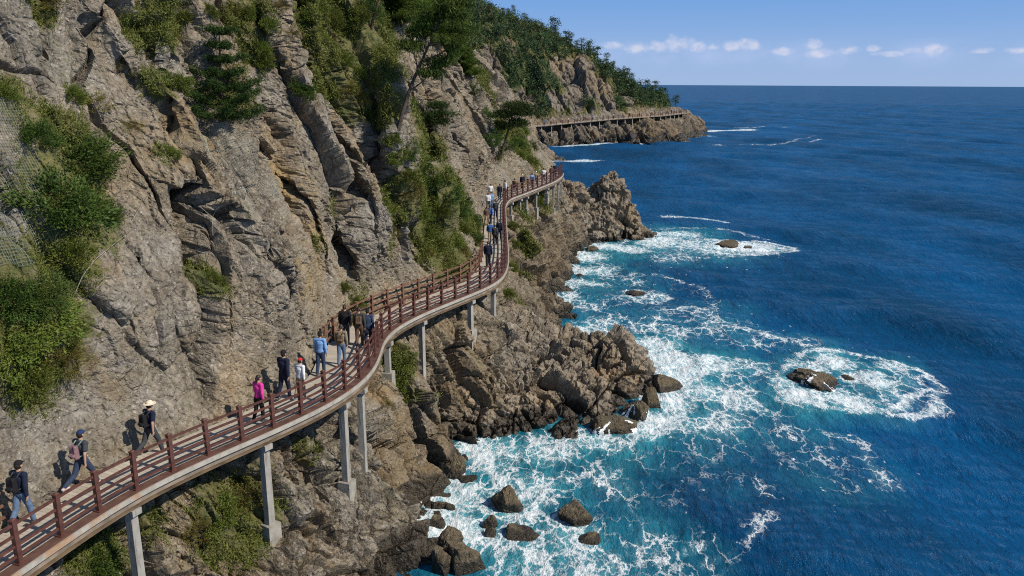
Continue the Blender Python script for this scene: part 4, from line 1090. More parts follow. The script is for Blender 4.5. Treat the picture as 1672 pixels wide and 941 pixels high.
# near cliff
for b in [(115, 262, 1.15, 'juniper', 'upper of two large dark junipers beside the wire netting', None, (1.25, 1.1, 0.8)),
          (60, 225, 0.62, 'juniper2', 'dark juniper sprig between the upper large juniper and the wire netting'),
          (110, 335, 1.25, 'juniper2', 'lower of two large dark junipers beside the wire netting', None, (1.2, 1.1, 0.8)),
          (165, 350, 0.6, 'juniper', 'small dark juniper at the rock side of the lower dark shrub'),
          (110, 415, 0.75, 'olive', 'olive shrub thinning out below the two dark junipers'),
          (155, 165, 0.55, 'gold', 'straw coloured scrub above the two dark junipers', None, (1.5, 1, .7)),
          (120, 158, 0.42, 'olive2', 'olive sprig beside the straw coloured scrub above the dark junipers'),
          (215, 208, 0.33, 'gold', 'small golden tussock on bare rock beside the upper dark juniper'),
          (282, 252, 0.33, 'olive2', 'small round yellow green tussock alone on bare rock below the small pine'),
          (198, 104, 0.32, 'gold', 'small golden tussock high on the near rock face'),
          (88, 4, 0.45, 'gold', 'golden tussock at the very top of the near rock face'),
          (8, 152, 0.42, 'olive', 'green sprig at the edge of the picture above the wire netting'),
          (290, 140, 0.55, 'olive2', 'bright green shrub at the foot of the small pine, on its rock side'),
          (330, 160, 0.6, 'green', 'dense dark shrub directly below the small pine'),
          (60, 535, 0.95, 'olive', 'yellow green shrub in the middle of the big clump beside the near path', None, (1.3, 1.2, 0.6)),
          (15, 570, 0.8, 'olive2', 'yellow green shrub at the outer edge of the big clump beside the near path', None, (1.2, 1.2, 0.7)),
          (110, 545, 0.5, 'olive', 'small yellow green shrub on the rock side of the big clump beside the near path', None, (1.2, 1.2, 0.7)),
          (75, 480, 0.6, 'juniper', 'small dark shrub on top of the big clump beside the near path', None, (1.2, 1.2, 0.7)),
          (20, 490, 0.75, 'juniper2', 'dark green shrub crowning the big yellow green one at the edge of the picture'),
          (40, 615, 0.7, 'olive2', 'yellow green shrub lowest of the clump at the edge of the picture', None, (1.2, 1, .8)),
          (105, 590, 0.7, 'gold', 'dry straw scrub on the rock side of the big yellow green shrub'),
          (352, 460, 0.38, 'olive2', 'small green plant in the deep fissure of the near rock face'),
          (495, 148, 0.7, 'juniper', 'small dark bushy juniper on a bare rib above the ochre stain'),
          (155, 915, 0.75, 'juniper', 'dark green shrub under the walkway beside the nearest pillar', None, (1.3, 1, .9)),
          (360, 840, 0.65, 'olive', 'olive scrub on the slope under the walkway, before the second pillar', None, (1.2, 1, .8)),
          (400, 815, 0.6, 'gold', 'dry straw bush under the walkway touching the second pillar'),
          (320, 870, 0.5, 'gold', 'dry straw tuft downhill of the olive scrub under the walkway'),
          (515, 735, 0.32, 'olive2', 'little green tuft on rock between the second and third pillar'),
          (640, 600, 0.6, 'olive', 'yellow green shrub on the slope just beyond the bend, upper one'),
          (652, 635, 0.6, 'olive2', 'yellow green shrub on the slope just beyond the bend, lower one'),
          (630, 660, 0.4, 'gold', 'dry tuft below the yellow green shrubs beyond the bend'),
          (838, 400, 0.75, 'olive', 'green shrub below the straight stretch of the walkway, middle one'),
          (836, 372, 0.7, 'olive2', 'green shrub below the straight stretch of the walkway, uppermost'),
          (834, 440, 0.6, 'olive2', 'green shrub below the straight stretch of the walkway, next to its corner'),
          (830, 480, 0.5, 'olive', 'green tuft under the corner where the walkway turns away'),
          (580, 500, 0.5, 'olive2', 'green shrub behind the landward railing at the bend'), (560, 470, .4, 'olive', 'small shrub in a dark crevice above the railing at the bend')]:
    place_bush(*b)
# shrubs up the green gully and along the top of the near hill
g = 'shrubs of the green gully'
for (px, py, r, k) in [(668, 250, .9, 'green'), (690, 275, 1.1, 'green'), (705, 300, 1.0, 'juniper'), (722, 290, 1.0, 'green'), (735, 320, 1.1, 'green'), (748, 345, 1.1, 'juniper2'), (760, 330, .9, 'green'), (770, 360, 1.1, 'green'), (755, 375, 1.0, 'olive'),
                       (740, 395, 1.0, 'olive2'), (775, 390, .9, 'green'), (785, 410, .8, 'olive'), (720, 345, .9, 'olive'), (705, 330, .9, 'olive2'), (690, 350, .9, 'olive'), (700, 380, .8, 'olive2'), (715, 400, .8, 'olive'), (730, 425, .7, 'gold'),
                       (665, 290, .8, 'olive'), (650, 260, .8, 'olive2'), (640, 230, .8, 'olive'), (680, 310, .7, 'gold'), (660, 320, .7, 'gold'), (635, 345, .6, 'olive'), (640, 380, .6, 'gold'), (755, 410, .8, 'gold'), (695, 410, .6, 'gold')]:
    place_bush(px, py, r * 0.72, k, 'leafy shrub among many in the green gully above the bend of the walkway', g)
g = 'shrubs of the upper slope'
for (px, py, r, k) in [(520, 15, .9, 'olive'), (545, 35, .9, 'olive2'), (570, 60, 1.0, 'olive'), (560, 100, .9, 'olive2'), (585, 120, .8, 'olive'), (590, 160, .8, 'gold'), (600, 190, .7, 'olive'), (570, 150, .7, 'gold'), (500, 30, .8, 'olive2'), (535, 65, .8, 'gold'),
                       (605, 20, 1.2, 'green'), (630, 12, 1.2, 'green'), (650, 30, 1.1, 'juniper'), (585, 30, 1.0, 'olive'), (440, 40, .6, 'olive'), (425, 80, .7, 'olive2'), (430, 105, .7, 'olive2'), (405, 20, .6, 'olive'), (280, 60, .45, 'gold'), (300, 30, .5, 'olive'),
                       (345, 20, .5, 'olive'), (380, 15, .6, 'gold'), (455, 12, .7, 'gold'), (480, 55, .6, 'gold')]:
    place_bush(px, py, r * 0.75, k, 'scrubby shrub among many on the upper slope of the near cliff', g)
g = 'shrubs of the farther near hill'
for (px, py, r, k) in [(760, 120, 1.2, 'olive'), (775, 150, 1.1, 'green'), (795, 190, 1.2, 'green'), (815, 210, 1.1, 'olive'), (805, 230, 1.2, 'green'), (830, 240, 1.2, 'green'), (850, 255, 1.0, 'olive'), (845, 235, 1.2, 'juniper'), (865, 265, 1.0, 'olive2'), (735, 90, 1.2, 'green'),
                       (720, 60, 1.3, 'green'), (745, 70, 1.3, 'green'), (700, 40, 1.3, 'green'), (690, 15, 1.4, 'green'), (715, 20, 1.4, 'juniper'), (735, 45, 1.4, 'green'), (672, 10, 1.3, 'green'), (880, 330, .8, 'olive'), (850, 340, .8, 'olive2'), (855, 215, 1.1, 'olive'), (870, 240, 1., 'green')]:
    place_bush(px, py, r * 0.8, k, 'bushy shrub among many toward the top of the farther near hill', g)
print('bushes', round(time.time() - T0, 1))

# grass and low scrub in the gullies
def cliff_grass():
    rng = np.random.default_rng(9)
    NR, NC = CLIFF_VEG.shape
    N = grid_normals(CLIFF_G); N = np.where((N @ np.array((DV[0], DV[1], 0)))[..., None] > 0, -N, N)
    dist = np.linalg.norm(CLIFF_G - (0, 0, CZ), axis=2)
    da = np.gradient(CLIFF_G, axis=1); area = np.linalg.norm(da, axis=2)
    w = np.clip(CLIFF_VEG - 0.26, 0, 0.7) * area * (CLIFF_G[..., 2] > 1.5) / np.maximum(dist, 20) ** 0.8
    ac = CLIFF_G[..., :2] @ EV; zr = CLIFF_G[..., 2] - zd_a(ac); oo = CLIFF_G[..., :2] @ DV
    w = w * ~((zr > -0.8) & (zr < 1.4) & (oo < b_in(ac) + 0.35))
    w = w * (vnoise((CLIFF_G.reshape(-1, 3) * 1.3).astype(np.float32), 55).reshape(NR, NC) > -0.15)
    w = (w / w.sum()).ravel(); cs = np.cumsum(w)
    idx = np.searchsorted(cs, rng.random(34000) * cs[-1]); idx = np.minimum(idx, len(w) - 1)
    base = CLIFF_G.reshape(-1, 3)[idx]; nb = N.reshape(-1, 3)[idx]; ds = dist.ravel()[idx]
    B = 6
    base = np.repeat(base, B, 0); nb = np.repeat(nb, B, 0); ds = np.repeat(ds, B); n = len(base)
    size = np.clip(ds * 0.0055, 0.13, 0.42)
    D = unit(nb * 0.7 + np.array((0, 0, 0.7)) + rng.normal(size=(n, 3)) * 0.55)
    C = base + rng.normal(size=(n, 3)) * size[:, None] * 0.4 + D * size[:, None] * 0.4
    V, F, r = leaves(C, D, size, size * 0.16, rng, 0.8)
    tint = np.repeat(0.5 + 0.5 * fbm(base / 1.2, 3, 77), 4)
    return leaf_mesh('grass', [(V, F, np.clip(0.55 * tint + 0.45 * r, 0, 1))], L_GRASS)
tag(link('grass', cliff_grass()), kind='stuff')

# ---------------------------------------------------------------- pines
def spray(C, D, n, L, rng, r=0.22, w=0.18):
    """needle tufts round twig ends C growing along D"""
    k = len(C); Cc = np.repeat(C, n, 0); Dd = np.repeat(unit(D), n, 0)
    o = rng.normal(size=(k * n, 3)) * r * (1, 1, 0.5)
    d = Dd * 0.6 + rng.normal(size=(k * n, 3)) * 0.55 + (0, 0, 0.25)
    V, F, q = leaves(Cc + o, d, L, L * w, rng)
    return V, F, np.clip(0.5 * np.repeat(np.repeat(rng.random(k), n), 4) + 0.4 * q + 0.12 * np.repeat(o[:, 2] / r, 4), 0, 1)
def conifer(seed, h, spread, n_whorl, mat, L=0.16, n=26, droop=0.15, bare=0.15, r=0.16):
    """whorled young pine with clear gaps between its tiers"""
    rng = np.random.default_rng(seed); tr = MB(); C = []; D = []
    lean = rng.normal(size=2) * 0.03 * h
    tp = [np.array((lean[0] * t * t, lean[1] * t * t, h * t)) for t in np.linspace(0, 1, 7)]
    tr.tube(tp, np.linspace(0.035 * h ** 0.5 + 0.02, 0.012, 7), 7)
    for q in range(n_whorl):
        t = bare + (1 - bare) * (q + 0.3) / n_whorl; z = h * t
        ln = spread * (1 - t) ** 0.75 * rng.uniform(0.6, 1.3) + 0.10 * spread
        c0 = np.array((lean[0] * t * t, lean[1] * t * t, z)); m = int(rng.integers(5, 8)); a0 = rng.uniform(0, 6.28)
        for b in range(m):
            an = a0 + 6.28 * b / m + rng.normal() * 0.2; l2 = ln * rng.uniform(0.35, 1.25)
            d = np.array((math.cos(an), math.sin(an), 0.0))
            P = [c0 + d * l2 * s + np.array((0, 0, -droop * l2 * s + 0.30 * l2 * s * s)) for s in np.linspace(0, 1, 5)]
            tr.tube(P, np.linspace(0.012, 0.004, 5) * max(1, h / 3), 4)
            for s in np.linspace(0.35, 1.0, max(3, int(l2 / 0.13))):
                for _ in range(2):
                    i = s * 4; k = min(3, int(i)); C.append(P[k] + (P[k + 1] - P[k]) * (i - k) + rng.normal(size=3) * 0.07 * (1, 1, 0.4) * max(1, l2)); D.append(d + (0, 0, 0.4))
    return tr.mesh('trunk', M_BARK), leaf_mesh('crown', [spray(np.array(C), np.array(D), n, L, rng, r)], mat)
def coast_pine(seed, h, lean, pads, mat, L=0.28, n=60, r=0.35, tr0=0.12, trunk_mat=None):
    """wind-shaped pine: a bare leaning trunk and flat pads of foliage; pads: (height share, dx, dy, size)"""
    rng = np.random.default_rng(seed); tr = MB(); C = []; D = []
    lx, ly = lean
    def tp(t): return np.array((lx * t ** 1.3 + 0.05 * h * math.sin(3 * t + seed) * t, ly * t ** 1.3, h * t))
    tr.tube([tp(t) for t in np.linspace(0, 1, 9)], np.linspace(tr0, tr0 * 0.25, 9), 7)
    for (t, dx, dy, sz) in pads:
        e = tp(t) + np.array((dx, dy, 0.12 * h * rng.uniform(0, 0.6))); b = tp(max(0.1, t - 0.12))
        md = (b + e) / 2 + rng.normal(size=3) * 0.08 * h * 0.3
        tr.tube([b, md, e], [tr0 * 0.35, tr0 * 0.25, tr0 * 0.1], 5)
        k = int(14 + 22 * sz)
        q = rng.normal(size=(k, 3)) * np.array((0.55, 0.55, 0.16)) * sz
        C.extend(e + q); D.extend(np.c_[q[:, :2] * 0.6, np.full(k, 0.5)])
    return tr.mesh('trunk', trunk_mat or M_BARK), leaf_mesh('crown', [spray(np.array(C), np.array(D), n, L, rng, r)], mat)
def tree_at(pos, tm, cm, label, name='pine_tree', group=None, rz=0.0, s=1.0):
    o = thing(name, label, 'tree', pos, rz, group); o.scale = (s, s, s)
    link('trunk', tm, o); link('crown', cm, o); return o
p, _ = on_cliff(372, 196)
tm, cm = conifer(3, 4.0, 1.7, 7, L_PINE, 0.17, 30, 0.06, 0.06, 0.10)
tree_at(p - Vector((0.2, -0.1, 0.3)), tm, cm, 'small dark green pine with tiered branches growing out of the near rock face')
p, _ = on_cliff(648, 228)
tm, cm = coast_pine(5, 6.2, (2.0, 0.4), [(1.06, 0.1, 0, 0.6), (0.98, 0.7, 0, 0.7), (0.9, 1.2, 0.2, 0.8), (0.86, -0.6, 0.3, 0.6), (1.0, -0.5, 0, 0.6), (0.78, 1.3, -0.2, 0.7), (0.66, 1.0, 0.2, 0.6), (1.12, 0.7, 0.2, 0.6), (0.72, -0.7, 0.1, 0.5), (0.55, 0.8, 0, 0.4)], L_PINEL, 0.26, 40, 0.22, 0.13)
tree_at(p - Vector((0, 0, 0.3)), tm, cm, 'tall leaning pine with a long bare trunk in front of the dark hollow')
p, _ = on_cliff(700, 232)
tm, cm = coast_pine(6, 2.6, (0.4, 0.1), [(0.95, 0.2, 0, 0.7), (0.75, 0.5, 0, 0.7), (0.7, -0.4, 0, 0.6), (0.5, 0.7, 0, 0.5)], L_PINE, 0.2, 50, 0.2, 0.07)
tree_at(p, tm, cm, 'low dark pine with flat pads beside the trunk of the leaning pine')
p, _ = on_cliff(820, 246)
tm, cm = coast_pine(7, 4.2, (1.2, 0.2), [(1.0, 0.1, 0, 1.1), (0.85, 0.9, 0, 0.9), (0.8, -0.8, 0, 0.9), (0.62, 0.8, 0, 0.7), (0.6, -0.6, 0, 0.6)], L_PINE, 0.3, 50, 0.3, 0.12)
if p is not None: tree_at(p - Vector((0, 0, 0.2)), tm, cm, 'spreading pine on a slanting trunk at the sea end of the near hill')
p, _ = on_cliff(605, 45)
tm, cm = coast_pine(8, 3.6, (1.4, 0.2), [(1.0, 0.2, 0, 0.7), (0.9, 0.8, 0, 0.6), (0.95, -0.7, 0.2, 0.5)], L_PINEL, 0.2, 30, 0.25, 0.09)
tree_at(p - Vector((0, 0, 0.2)), tm, cm, 'thin bare stemmed pine at the brow left of the dark hollow')
tops = [conifer(21, 4.2, 1.6, 8, L_PINEL, 0.26, 26, 0.05, 0.1, 0.2), conifer(22, 5.0, 1.8, 9, L_PINEL, 0.26, 26, 0.05, 0.1, 0.2), conifer(23, 3.6, 1.5, 8, L_PINE, 0.24, 26, 0.1, 0.1, 0.2)]
for k, (px, py, q, s) in enumerate([(655, 40, 0, 1), (690, 60, 1, .9), (715, 75, 0, .9), (740, 95, 1, .8), (725, 50, 2, 1.2), (755, 110, 2, .9), (670, 20, 1, 1), (700, 25, 0, 1.1), (628, 18, 2, 1.), (765, 125, 0, .7), (745, 60, 1, .9)]):
    p, _ = on_cliff(px, py)
    if p is not None: tree_at(p - Vector((0, 0, 0.2)), *tops[q], 'bright green young pine in the wood on the brow of the near hill', 'pine_tree', 'pines on the near brow', k * 1.7, s)
# bleached dead branches on the near face
for pl, lab in [([(118, 480), (135, 450), (150, 425), (175, 405), (205, 385)], 'bleached dead branch lying over the rock below the lower dark juniper'), ([(330, 335), (345, 360), (352, 385)], 'short dark dead branch stuck in the top of the deep fissure'), ([(200, 390), (215, 360), (232, 335)], 'thin bleached dead twig pointing up from the rock beside the lower dark juniper')]:
    P = []
    for q in pl:
        h, n = on_cliff(*q); n = n if n.y < 0 or n.x > 0 else -n; P.append(np.array(h + n * 0.14))
    m = MB(); m.tube(P, np.linspace(0.013, 0.005, len(P)), 5)
    for k in range(1, len(P)): m.tube([P[k], P[k] + np.array((0.1 + 0.05 * k, -0.1, 0.22)), P[k] + np.array((0.3, -0.12, 0.4))], [0.009, 0.007, 0.004], 4)
    tag(m.build('dead_branch', M_TWIG), lab, 'branch')

# ---------------------------------------------------------------- wood on the headland
def far_tree(seed, h):
    rng = np.random.default_rng(seed); tr = MB(); C = []; T = []
    tr.tube([(0, 0, -0.6), (0.03 * h, 0, h * 0.4), (rng.normal() * 0.04 * h, 0, h * 0.98)], [0.16, 0.12, 0.05], 5)
    for q in range(int(rng.integers(9, 13))):
        t = rng.uniform(0.30, 1.0); rr = h * 0.30 * (1.12 - t) ** 0.6 * rng.uniform(0.3, 1.0); an = rng.uniform(0, 6.28)
        e = np.array((rr * math.cos(an), rr * math.sin(an), h * t)); sz = h * rng.uniform(0.09, 0.15)
        k = 34; C.append(e + rng.normal(size=(k, 3)) * (sz, sz, sz * 0.5)); T.append(np.full(k, rng.random()))
    C = np.concatenate(C); T = np.concatenate(T)
    V, F, r = leaves(C, rng.normal(size=(len(C), 3)) + (0, 0, 0.4), h * 0.085, h * 0.05, rng)
    tv = np.concatenate(tr.V); tf = np.concatenate(tr.F)
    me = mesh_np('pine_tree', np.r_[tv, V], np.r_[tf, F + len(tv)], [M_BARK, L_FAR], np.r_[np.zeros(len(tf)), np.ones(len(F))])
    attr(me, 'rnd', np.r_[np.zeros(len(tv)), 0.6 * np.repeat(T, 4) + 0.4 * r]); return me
FT = [far_tree(900 + k, h) for k, h in enumerate((4.6, 5.2, 4.0, 5.8, 4.4, 3.4))]
rng = np.random.default_rng(31)
w = FAR_F.ravel() * (FAR_F.ravel() > 0.45) * np.repeat(np.linalg.norm(np.gradient(FAR_G, axis=1), axis=2).mean(1), FAR_G.shape[1])
vis = (FAR_G[..., 0] / FAR_G[..., 1]).ravel()
w = w * (vis > -0.10) ; w /= w.sum(); cs = np.cumsum(w)
got = []; FV = FAR_G.reshape(-1, 3)
for i in np.searchsorted(cs, rng.random(6000)):
    q = FV[min(i, len(FV) - 1)]
    if len(got) >= 278: break
    if all((q[0] - g_[0]) ** 2 + (q[1] - g_[1]) ** 2 + (q[2] - g_[2]) ** 2 > 1.9 ** 2 for g_ in got): got.append(q)
for k, q in enumerate(got):
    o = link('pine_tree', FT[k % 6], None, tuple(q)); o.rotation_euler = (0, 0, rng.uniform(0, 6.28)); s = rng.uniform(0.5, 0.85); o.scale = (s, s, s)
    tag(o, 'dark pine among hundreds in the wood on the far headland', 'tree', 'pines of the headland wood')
sky_l = ['tallest spreading pine on the skyline of the headland', 'second pine down the skyline of the headland, crowded against the tallest', 'round crowned pine on the skyline where the headland begins to drop']
for k, (px, py, hh) in enumerate([(905, 58, 6.4), (925, 66, 5.4), (950, 84, 5.0), (962, 92, 5.5), (975, 100, 5.5), (990, 112, 5.0), (1000, 120, 4.4), (1012, 130, 3.6), (1038, 146, 3.4), (1051, 152, 4.2), (1069, 164, 4.4), (1083, 170, 4.2), (1103, 176, 4.4)]):
    d = ray(px, py); a = far_hit(px, py + 10)[0]
    z = float(far_top(a)) - 0.8
    # stand it on the crest of the headland under that direction
    ts = np.linspace(220, 340, 600); P = np.array((0, 0, CZ)) + ts[:, None] * (d / np.hypot(d[0], d[1])); aa = P[:, :2] @ E2; oo = P[:, :2] @ D2
    j = int(np.argmin(np.abs(oo - far_off(aa, far_top(aa))))); xy = P[j, :2]
    h = FAR_BVH.ray_cast(Vector((xy[0], xy[1], 90)), Vector((0, 0, -1)))
    if h[0] is None: continue
    o = link('pine_tree', FT[[3, 1, 0, 3, 1, 0, 2, 5, 4, 0, 1, 2, 3][k]], None, h[0]); s = hh / 4.6 * 0.72; o.scale = (s * 1.15, s * 1.15, s); o.rotation_euler[2] = k * 1.3
    tag(o, 'pine standing out against the sky on the descending crest of the headland', 'tree', 'pines on the headland crest')
def undergrowth():
    rng = np.random.default_rng(41)
    ww = np.clip(FAR_F.ravel() - 0.25, 0, 1) * np.repeat(np.linalg.norm(np.gradient(FAR_G, axis=1), axis=2).mean(1), FAR_G.shape[1]); ww = ww * (vis > -0.1); c_ = np.cumsum(ww)
    i = np.minimum(np.searchsorted(c_, rng.random(2600) * c_[-1]), len(FV) - 1)
    n = 30; C = np.repeat(FV[i], n, 0) + rng.normal(size=(len(i) * n, 3)) * (0.9, 0.9, 0.55) + (0, 0, 0.5)
    V, F, r = leaves(C, rng.normal(size=(len(C), 3)) + (0, 0, 0.6), 0.48, 0.28, rng)
    return leaf_mesh('undergrowth', [(V, F, 0.5 * np.repeat(np.repeat(rng.random(len(i)), n), 4) + 0.45 * r)], L_FAR)
tag(link('undergrowth', undergrowth()), kind='stuff')

# ---------------------------------------------------------------- rockfall netting draped over the near face
M_NET = simple_mat('galvanised_net', (0.24, 0.28, 0.25), 0.5, 0.2, 2, 0, 0.5)
def netting(poly, label, step=2):
    G = CLIFF_G; NR, NC = G.shape[:2]
    X = G - np.array((0, 0, CZ)); dd = X[..., 1] * cP - X[..., 2] * sP; uu = X[..., 1] * sP + X[..., 2] * cP
    PX = CX + FPX * X[..., 0] / dd; PY = CY - FPX * uu / dd
    inside = np.zeros((NR, NC), bool); n = len(poly)
    for i in range(n):
        (x0, y0), (x1, y1) = poly[i], poly[(i + 1) % n]
        inside ^= ((y0 > PY) != (y1 > PY)) & (PX < (x1 - x0) * (PY - y0) / (y1 - y0 + 1e-9) + x0)
    N = grid_normals(G); N = np.where((N @ np.array((DV[0], DV[1], 0)))[..., None] > 0, -N, N)
    S = G.copy(); Nn = N.copy()
    for _ in range(6):
        for A in (S, Nn):
            A[1:-1] = (A[:-2] + 2 * A[1:-1] + A[2:]) / 4; A[:, 1:-1] = (A[:, :-2] + 2 * A[:, 1:-1] + A[:, 2:]) / 4
    S = S + unit(Nn) * 0.06
    V = []; F = []; n0 = 0; w = 0.0042
    def wires(A, I, Nw):
        nonlocal n0
        for k in range(0, len(A), step):
            q = A[k][::2]; m = I[k][::2]; nn = Nw[k][::2]
            e = np.flatnonzero(m[:-1] & m[1:])
            if not len(e): continue
            t = unit(q[1:] - q[:-1]); sd = unit(np.cross(t, nn[:-1]))
            a, b = q[:-1][e], q[1:][e]; s_ = sd[e] * w; nv = unit(nn[:-1])[e] * w * 1.4
            V.append(np.stack((a + s_, a - s_, a + nv, b + s_, b - s_, b + nv), 1).reshape(-1, 3))
            f = np.arange(len(e))[:, None] * 6
            F.append(np.concatenate([f + np.array(x) for x in ((0, 3, 4, 1), (1, 4, 5, 2), (2, 5, 3, 0))]) + n0); n0 += len(e) * 6
    wires(S, inside, Nn); wires(S.transpose(1, 0, 2), inside.T, Nn.transpose(1, 0, 2))
    if V: tag(link('rockfall_netting', mesh_np('rockfall_netting', np.concatenate(V), np.concatenate(F), [M_NET])), label, 'netting')
netting([(-60, 150), (25, 165), (60, 230), (70, 330), (120, 400), (100, 440), (-60, 440)], 'grey wire rockfall netting over the rock beside the two dark junipers')
netting([(322, 190), (400, 215), (440, 270), (460, 330), (380, 320), (335, 260)], 'grey wire rockfall netting hung below the small pine')
print('plants', round(time.time() - T0, 1))
# ---------------------------------------------------------------- people
def cloth(name, col, rough=0.85): return simple_mat(name, col, rough, 0.22, 14, 0.004, 0.2)
M_SKIN = simple_mat('skin', (0.42, 0.25, 0.17), 0.55, 0.08, 10, 0, 0.4)
M_HAIR = simple_mat('dark_hair', (0.018, 0.013, 0.010), 0.5, 0.3, 30, 0, 0.4)
M_EYE = simple_mat('eye', (0.02, 0.015, 0.012), 0.2, 0.1, 10, 0, 0.5)
def capsule(p, q, r0, r1, n=12, ex=1.0, ey=1.0):
    """tapered round-ended limb from p to q; ex, ey stretch its section sideways / fore-aft"""
    p = np.array(p, float); q = np.array(q, float); t = q - p; L = np.linalg.norm(t); t = t / max(L, 1e-6)
    ref = np.array((0, 1.0, 0)) if abs(t[1]) < 0.85 else np.array((0, 0, 1.0))
    A = unit(np.cross(ref, t)[None])[0]; B = np.cross(t, A)
    rings = []
    for a in (-85, -55, -25): rings.append((p + t * r0 * math.sin(R(a)), r0 * math.cos(R(a))))
    for s in (0, 0.25, 0.5, 0.75, 1): rings.append((p + t * L * s, r0 + (r1 - r0) * s))
    for a in (25, 55, 85): rings.append((q + t * r1 * math.sin(R(a)), r1 * math.cos(R(a))))
    th = np.arange(n) * 2 * math.pi / n
    V = np.concatenate([c + r * (np.cos(th)[:, None] * A * ex + np.sin(th)[:, None] * B * ey) for c, r in rings])
    k = len(rings); i = np.arange(k - 1)[:, None] * n + np.arange(n)[None]; j = np.arange(k - 1)[:, None] * n + (np.arange(n)[None] + 1) % n
    F = np.stack((i, j, j + n, i + n), -1).reshape(-1, 4)
    return V, F, (list(range(n))[::-1], list(range((k - 1) * n, k * n)))
def ell(c, r, n=14):
    c = np.array(c, float); r = np.array(r, float)
    V = []; 
    for a in np.linspace(-84, 84, 9):
        th = np.arange(n) * 2 * math.pi / n
        V.append(np.c_[np.cos(th) * math.cos(R(a)), np.sin(th) * math.cos(R(a)), np.full(n, math.sin(R(a)))])
    V = np.concatenate(V) * r + c; k = 9
    i = np.arange(k - 1)[:, None] * n + np.arange(n)[None]; j = np.arange(k - 1)[:, None] * n + (np.arange(n)[None] + 1) % n
    return V, np.stack((i, j, j + n, i + n), -1).reshape(-1, 4), (list(range(n))[::-1], list(range((k - 1) * n, k * n)))
def fuse(name, prims, voxel, mat, parent, smooth_it=4):
    """one continuous skin over overlapping limbs"""
    V = []; F = []; n = 0
    for v, f, caps in prims:
        V.append(v); F += [tuple(x + n for x in q) for q in f.tolist()] + [tuple(x + n for x in c) for c in caps]; n += len(v)
    me = bpy.data.meshes.new(name); me.from_pydata(np.concatenate(V).tolist(), [], F); me.update()
    o = bpy.data.objects.new(name, me); COL.objects.link(o)
    m = o.modifiers.new('r', 'REMESH'); m.mode = 'VOXEL'; m.voxel_size = voxel; m.use_smooth_shade = True
    s = o.modifiers.new('s', 'SMOOTH'); s.factor = 0.5; s.iterations = smooth_it
    dg = bpy.context.evaluated_depsgraph_get(); me2 = bpy.data.meshes.new_from_object(o.evaluated_get(dg))
    o.modifiers.clear(); o.data = me2; me2.name = name; bpy.data.meshes.remove(me)
    me2.materials.clear(); me2.materials.append(mat); o.parent = parent
    return o
class Pose: pass
def pose(stride=0.0, arm=0.0, slump=0.04, bend=0.25, side=0.0):
    """joints of a walker facing +y, 1.72 m tall; stride > 0: right leg forward"""
    J = Pose(); s = math.sin(stride)
    J.hip = np.array((0, 0, 0.92)); J.hl = np.array((-0.09, 0, 0.90)); J.hr = np.array((0.09, 0, 0.90))
    def leg(h, a, b):
        k = h + 0.43 * np.array((0, math.sin(a), -math.cos(a))); f = k + 0.41 * np.array((0, math.sin(a - b), -math.cos(a - b))); return k, f
    J.kl, J.fl = leg(J.hl, -stride, 0.10 + max(0, stride) * 0.9 + max(0, -stride) * .2); J.kr, J.fr = leg(J.hr, stride, 0.10 + max(0, -stride) * 0.9 + max(0, stride) * .2)
    lo = min(J.fl[2], J.fr[2]) - 0.075
    for n_ in ('hip', 'hl', 'hr', 'kl', 'kr', 'fl', 'fr'): setattr(J, n_, getattr(J, n_) - (0, 0, lo))
    up = np.array((side, slump, 0.995))
    J.waist = J.hip + up * 0.14; J.chest = J.hip + up * 0.36; J.neck = J.hip + up * 0.55 + (0, 0.01, 0); J.head = J.neck + np.array((0, 0.035, 0.155))
    J.sl = J.hip + up * 0.49 + (-0.185, 0, 0); J.sr = J.hip + up * 0.49 + (0.185, 0, 0)
    def arm_(s_, a, sx):
        e = s_ + 0.29 * np.array((sx * 0.16, math.sin(a), -math.cos(a))); w = e + 0.25 * np.array((sx * 0.02, math.sin(a + bend), -math.cos(a + bend))); return e, w
    J.el, J.wl = arm_(J.sl, arm, -1); J.er, J.wr = arm_(J.sr, -arm, 1); J.bend = bend; J.arm = arm
    return J
def hand(w, e, side):
    """palm, four unequal bent fingers, thumb off the side of the palm"""
    d = unit((np.array(w) - e)[None])[0]; out = np.array((side, 0, 0.0)); fw = np.cross(out, d) * side; fw = unit(fw[None])[0]
    if fw[1] < 0: fw = -fw
    pr = [capsule(w, w + d * 0.075, 0.027, 0.034, 10, 1.0, 0.62)]
    for k, (off, L) in enumerate(((0.028, 0.070), (0.010, 0.080), (-0.009, 0.074), (-0.027, 0.058))):
        b = w + d * 0.085 + fw * off; m = b + d * L * 0.55 - out * 0.010; t = m + d * L * 0.42 - out * 0.026
        pr += [capsule(b, m, 0.0095, 0.0085, 7), capsule(m, t, 0.0085, 0.007, 7)]
    b = w + d * 0.02 + fw * 0.022; m = b + d * 0.035 + fw * 0.030 - out * 0.008; pr += [capsule(b, m, 0.012, 0.010, 7), capsule(m, m + d * 0.032 - out * 0.008, 0.010, 0.008, 7)]
    return pr
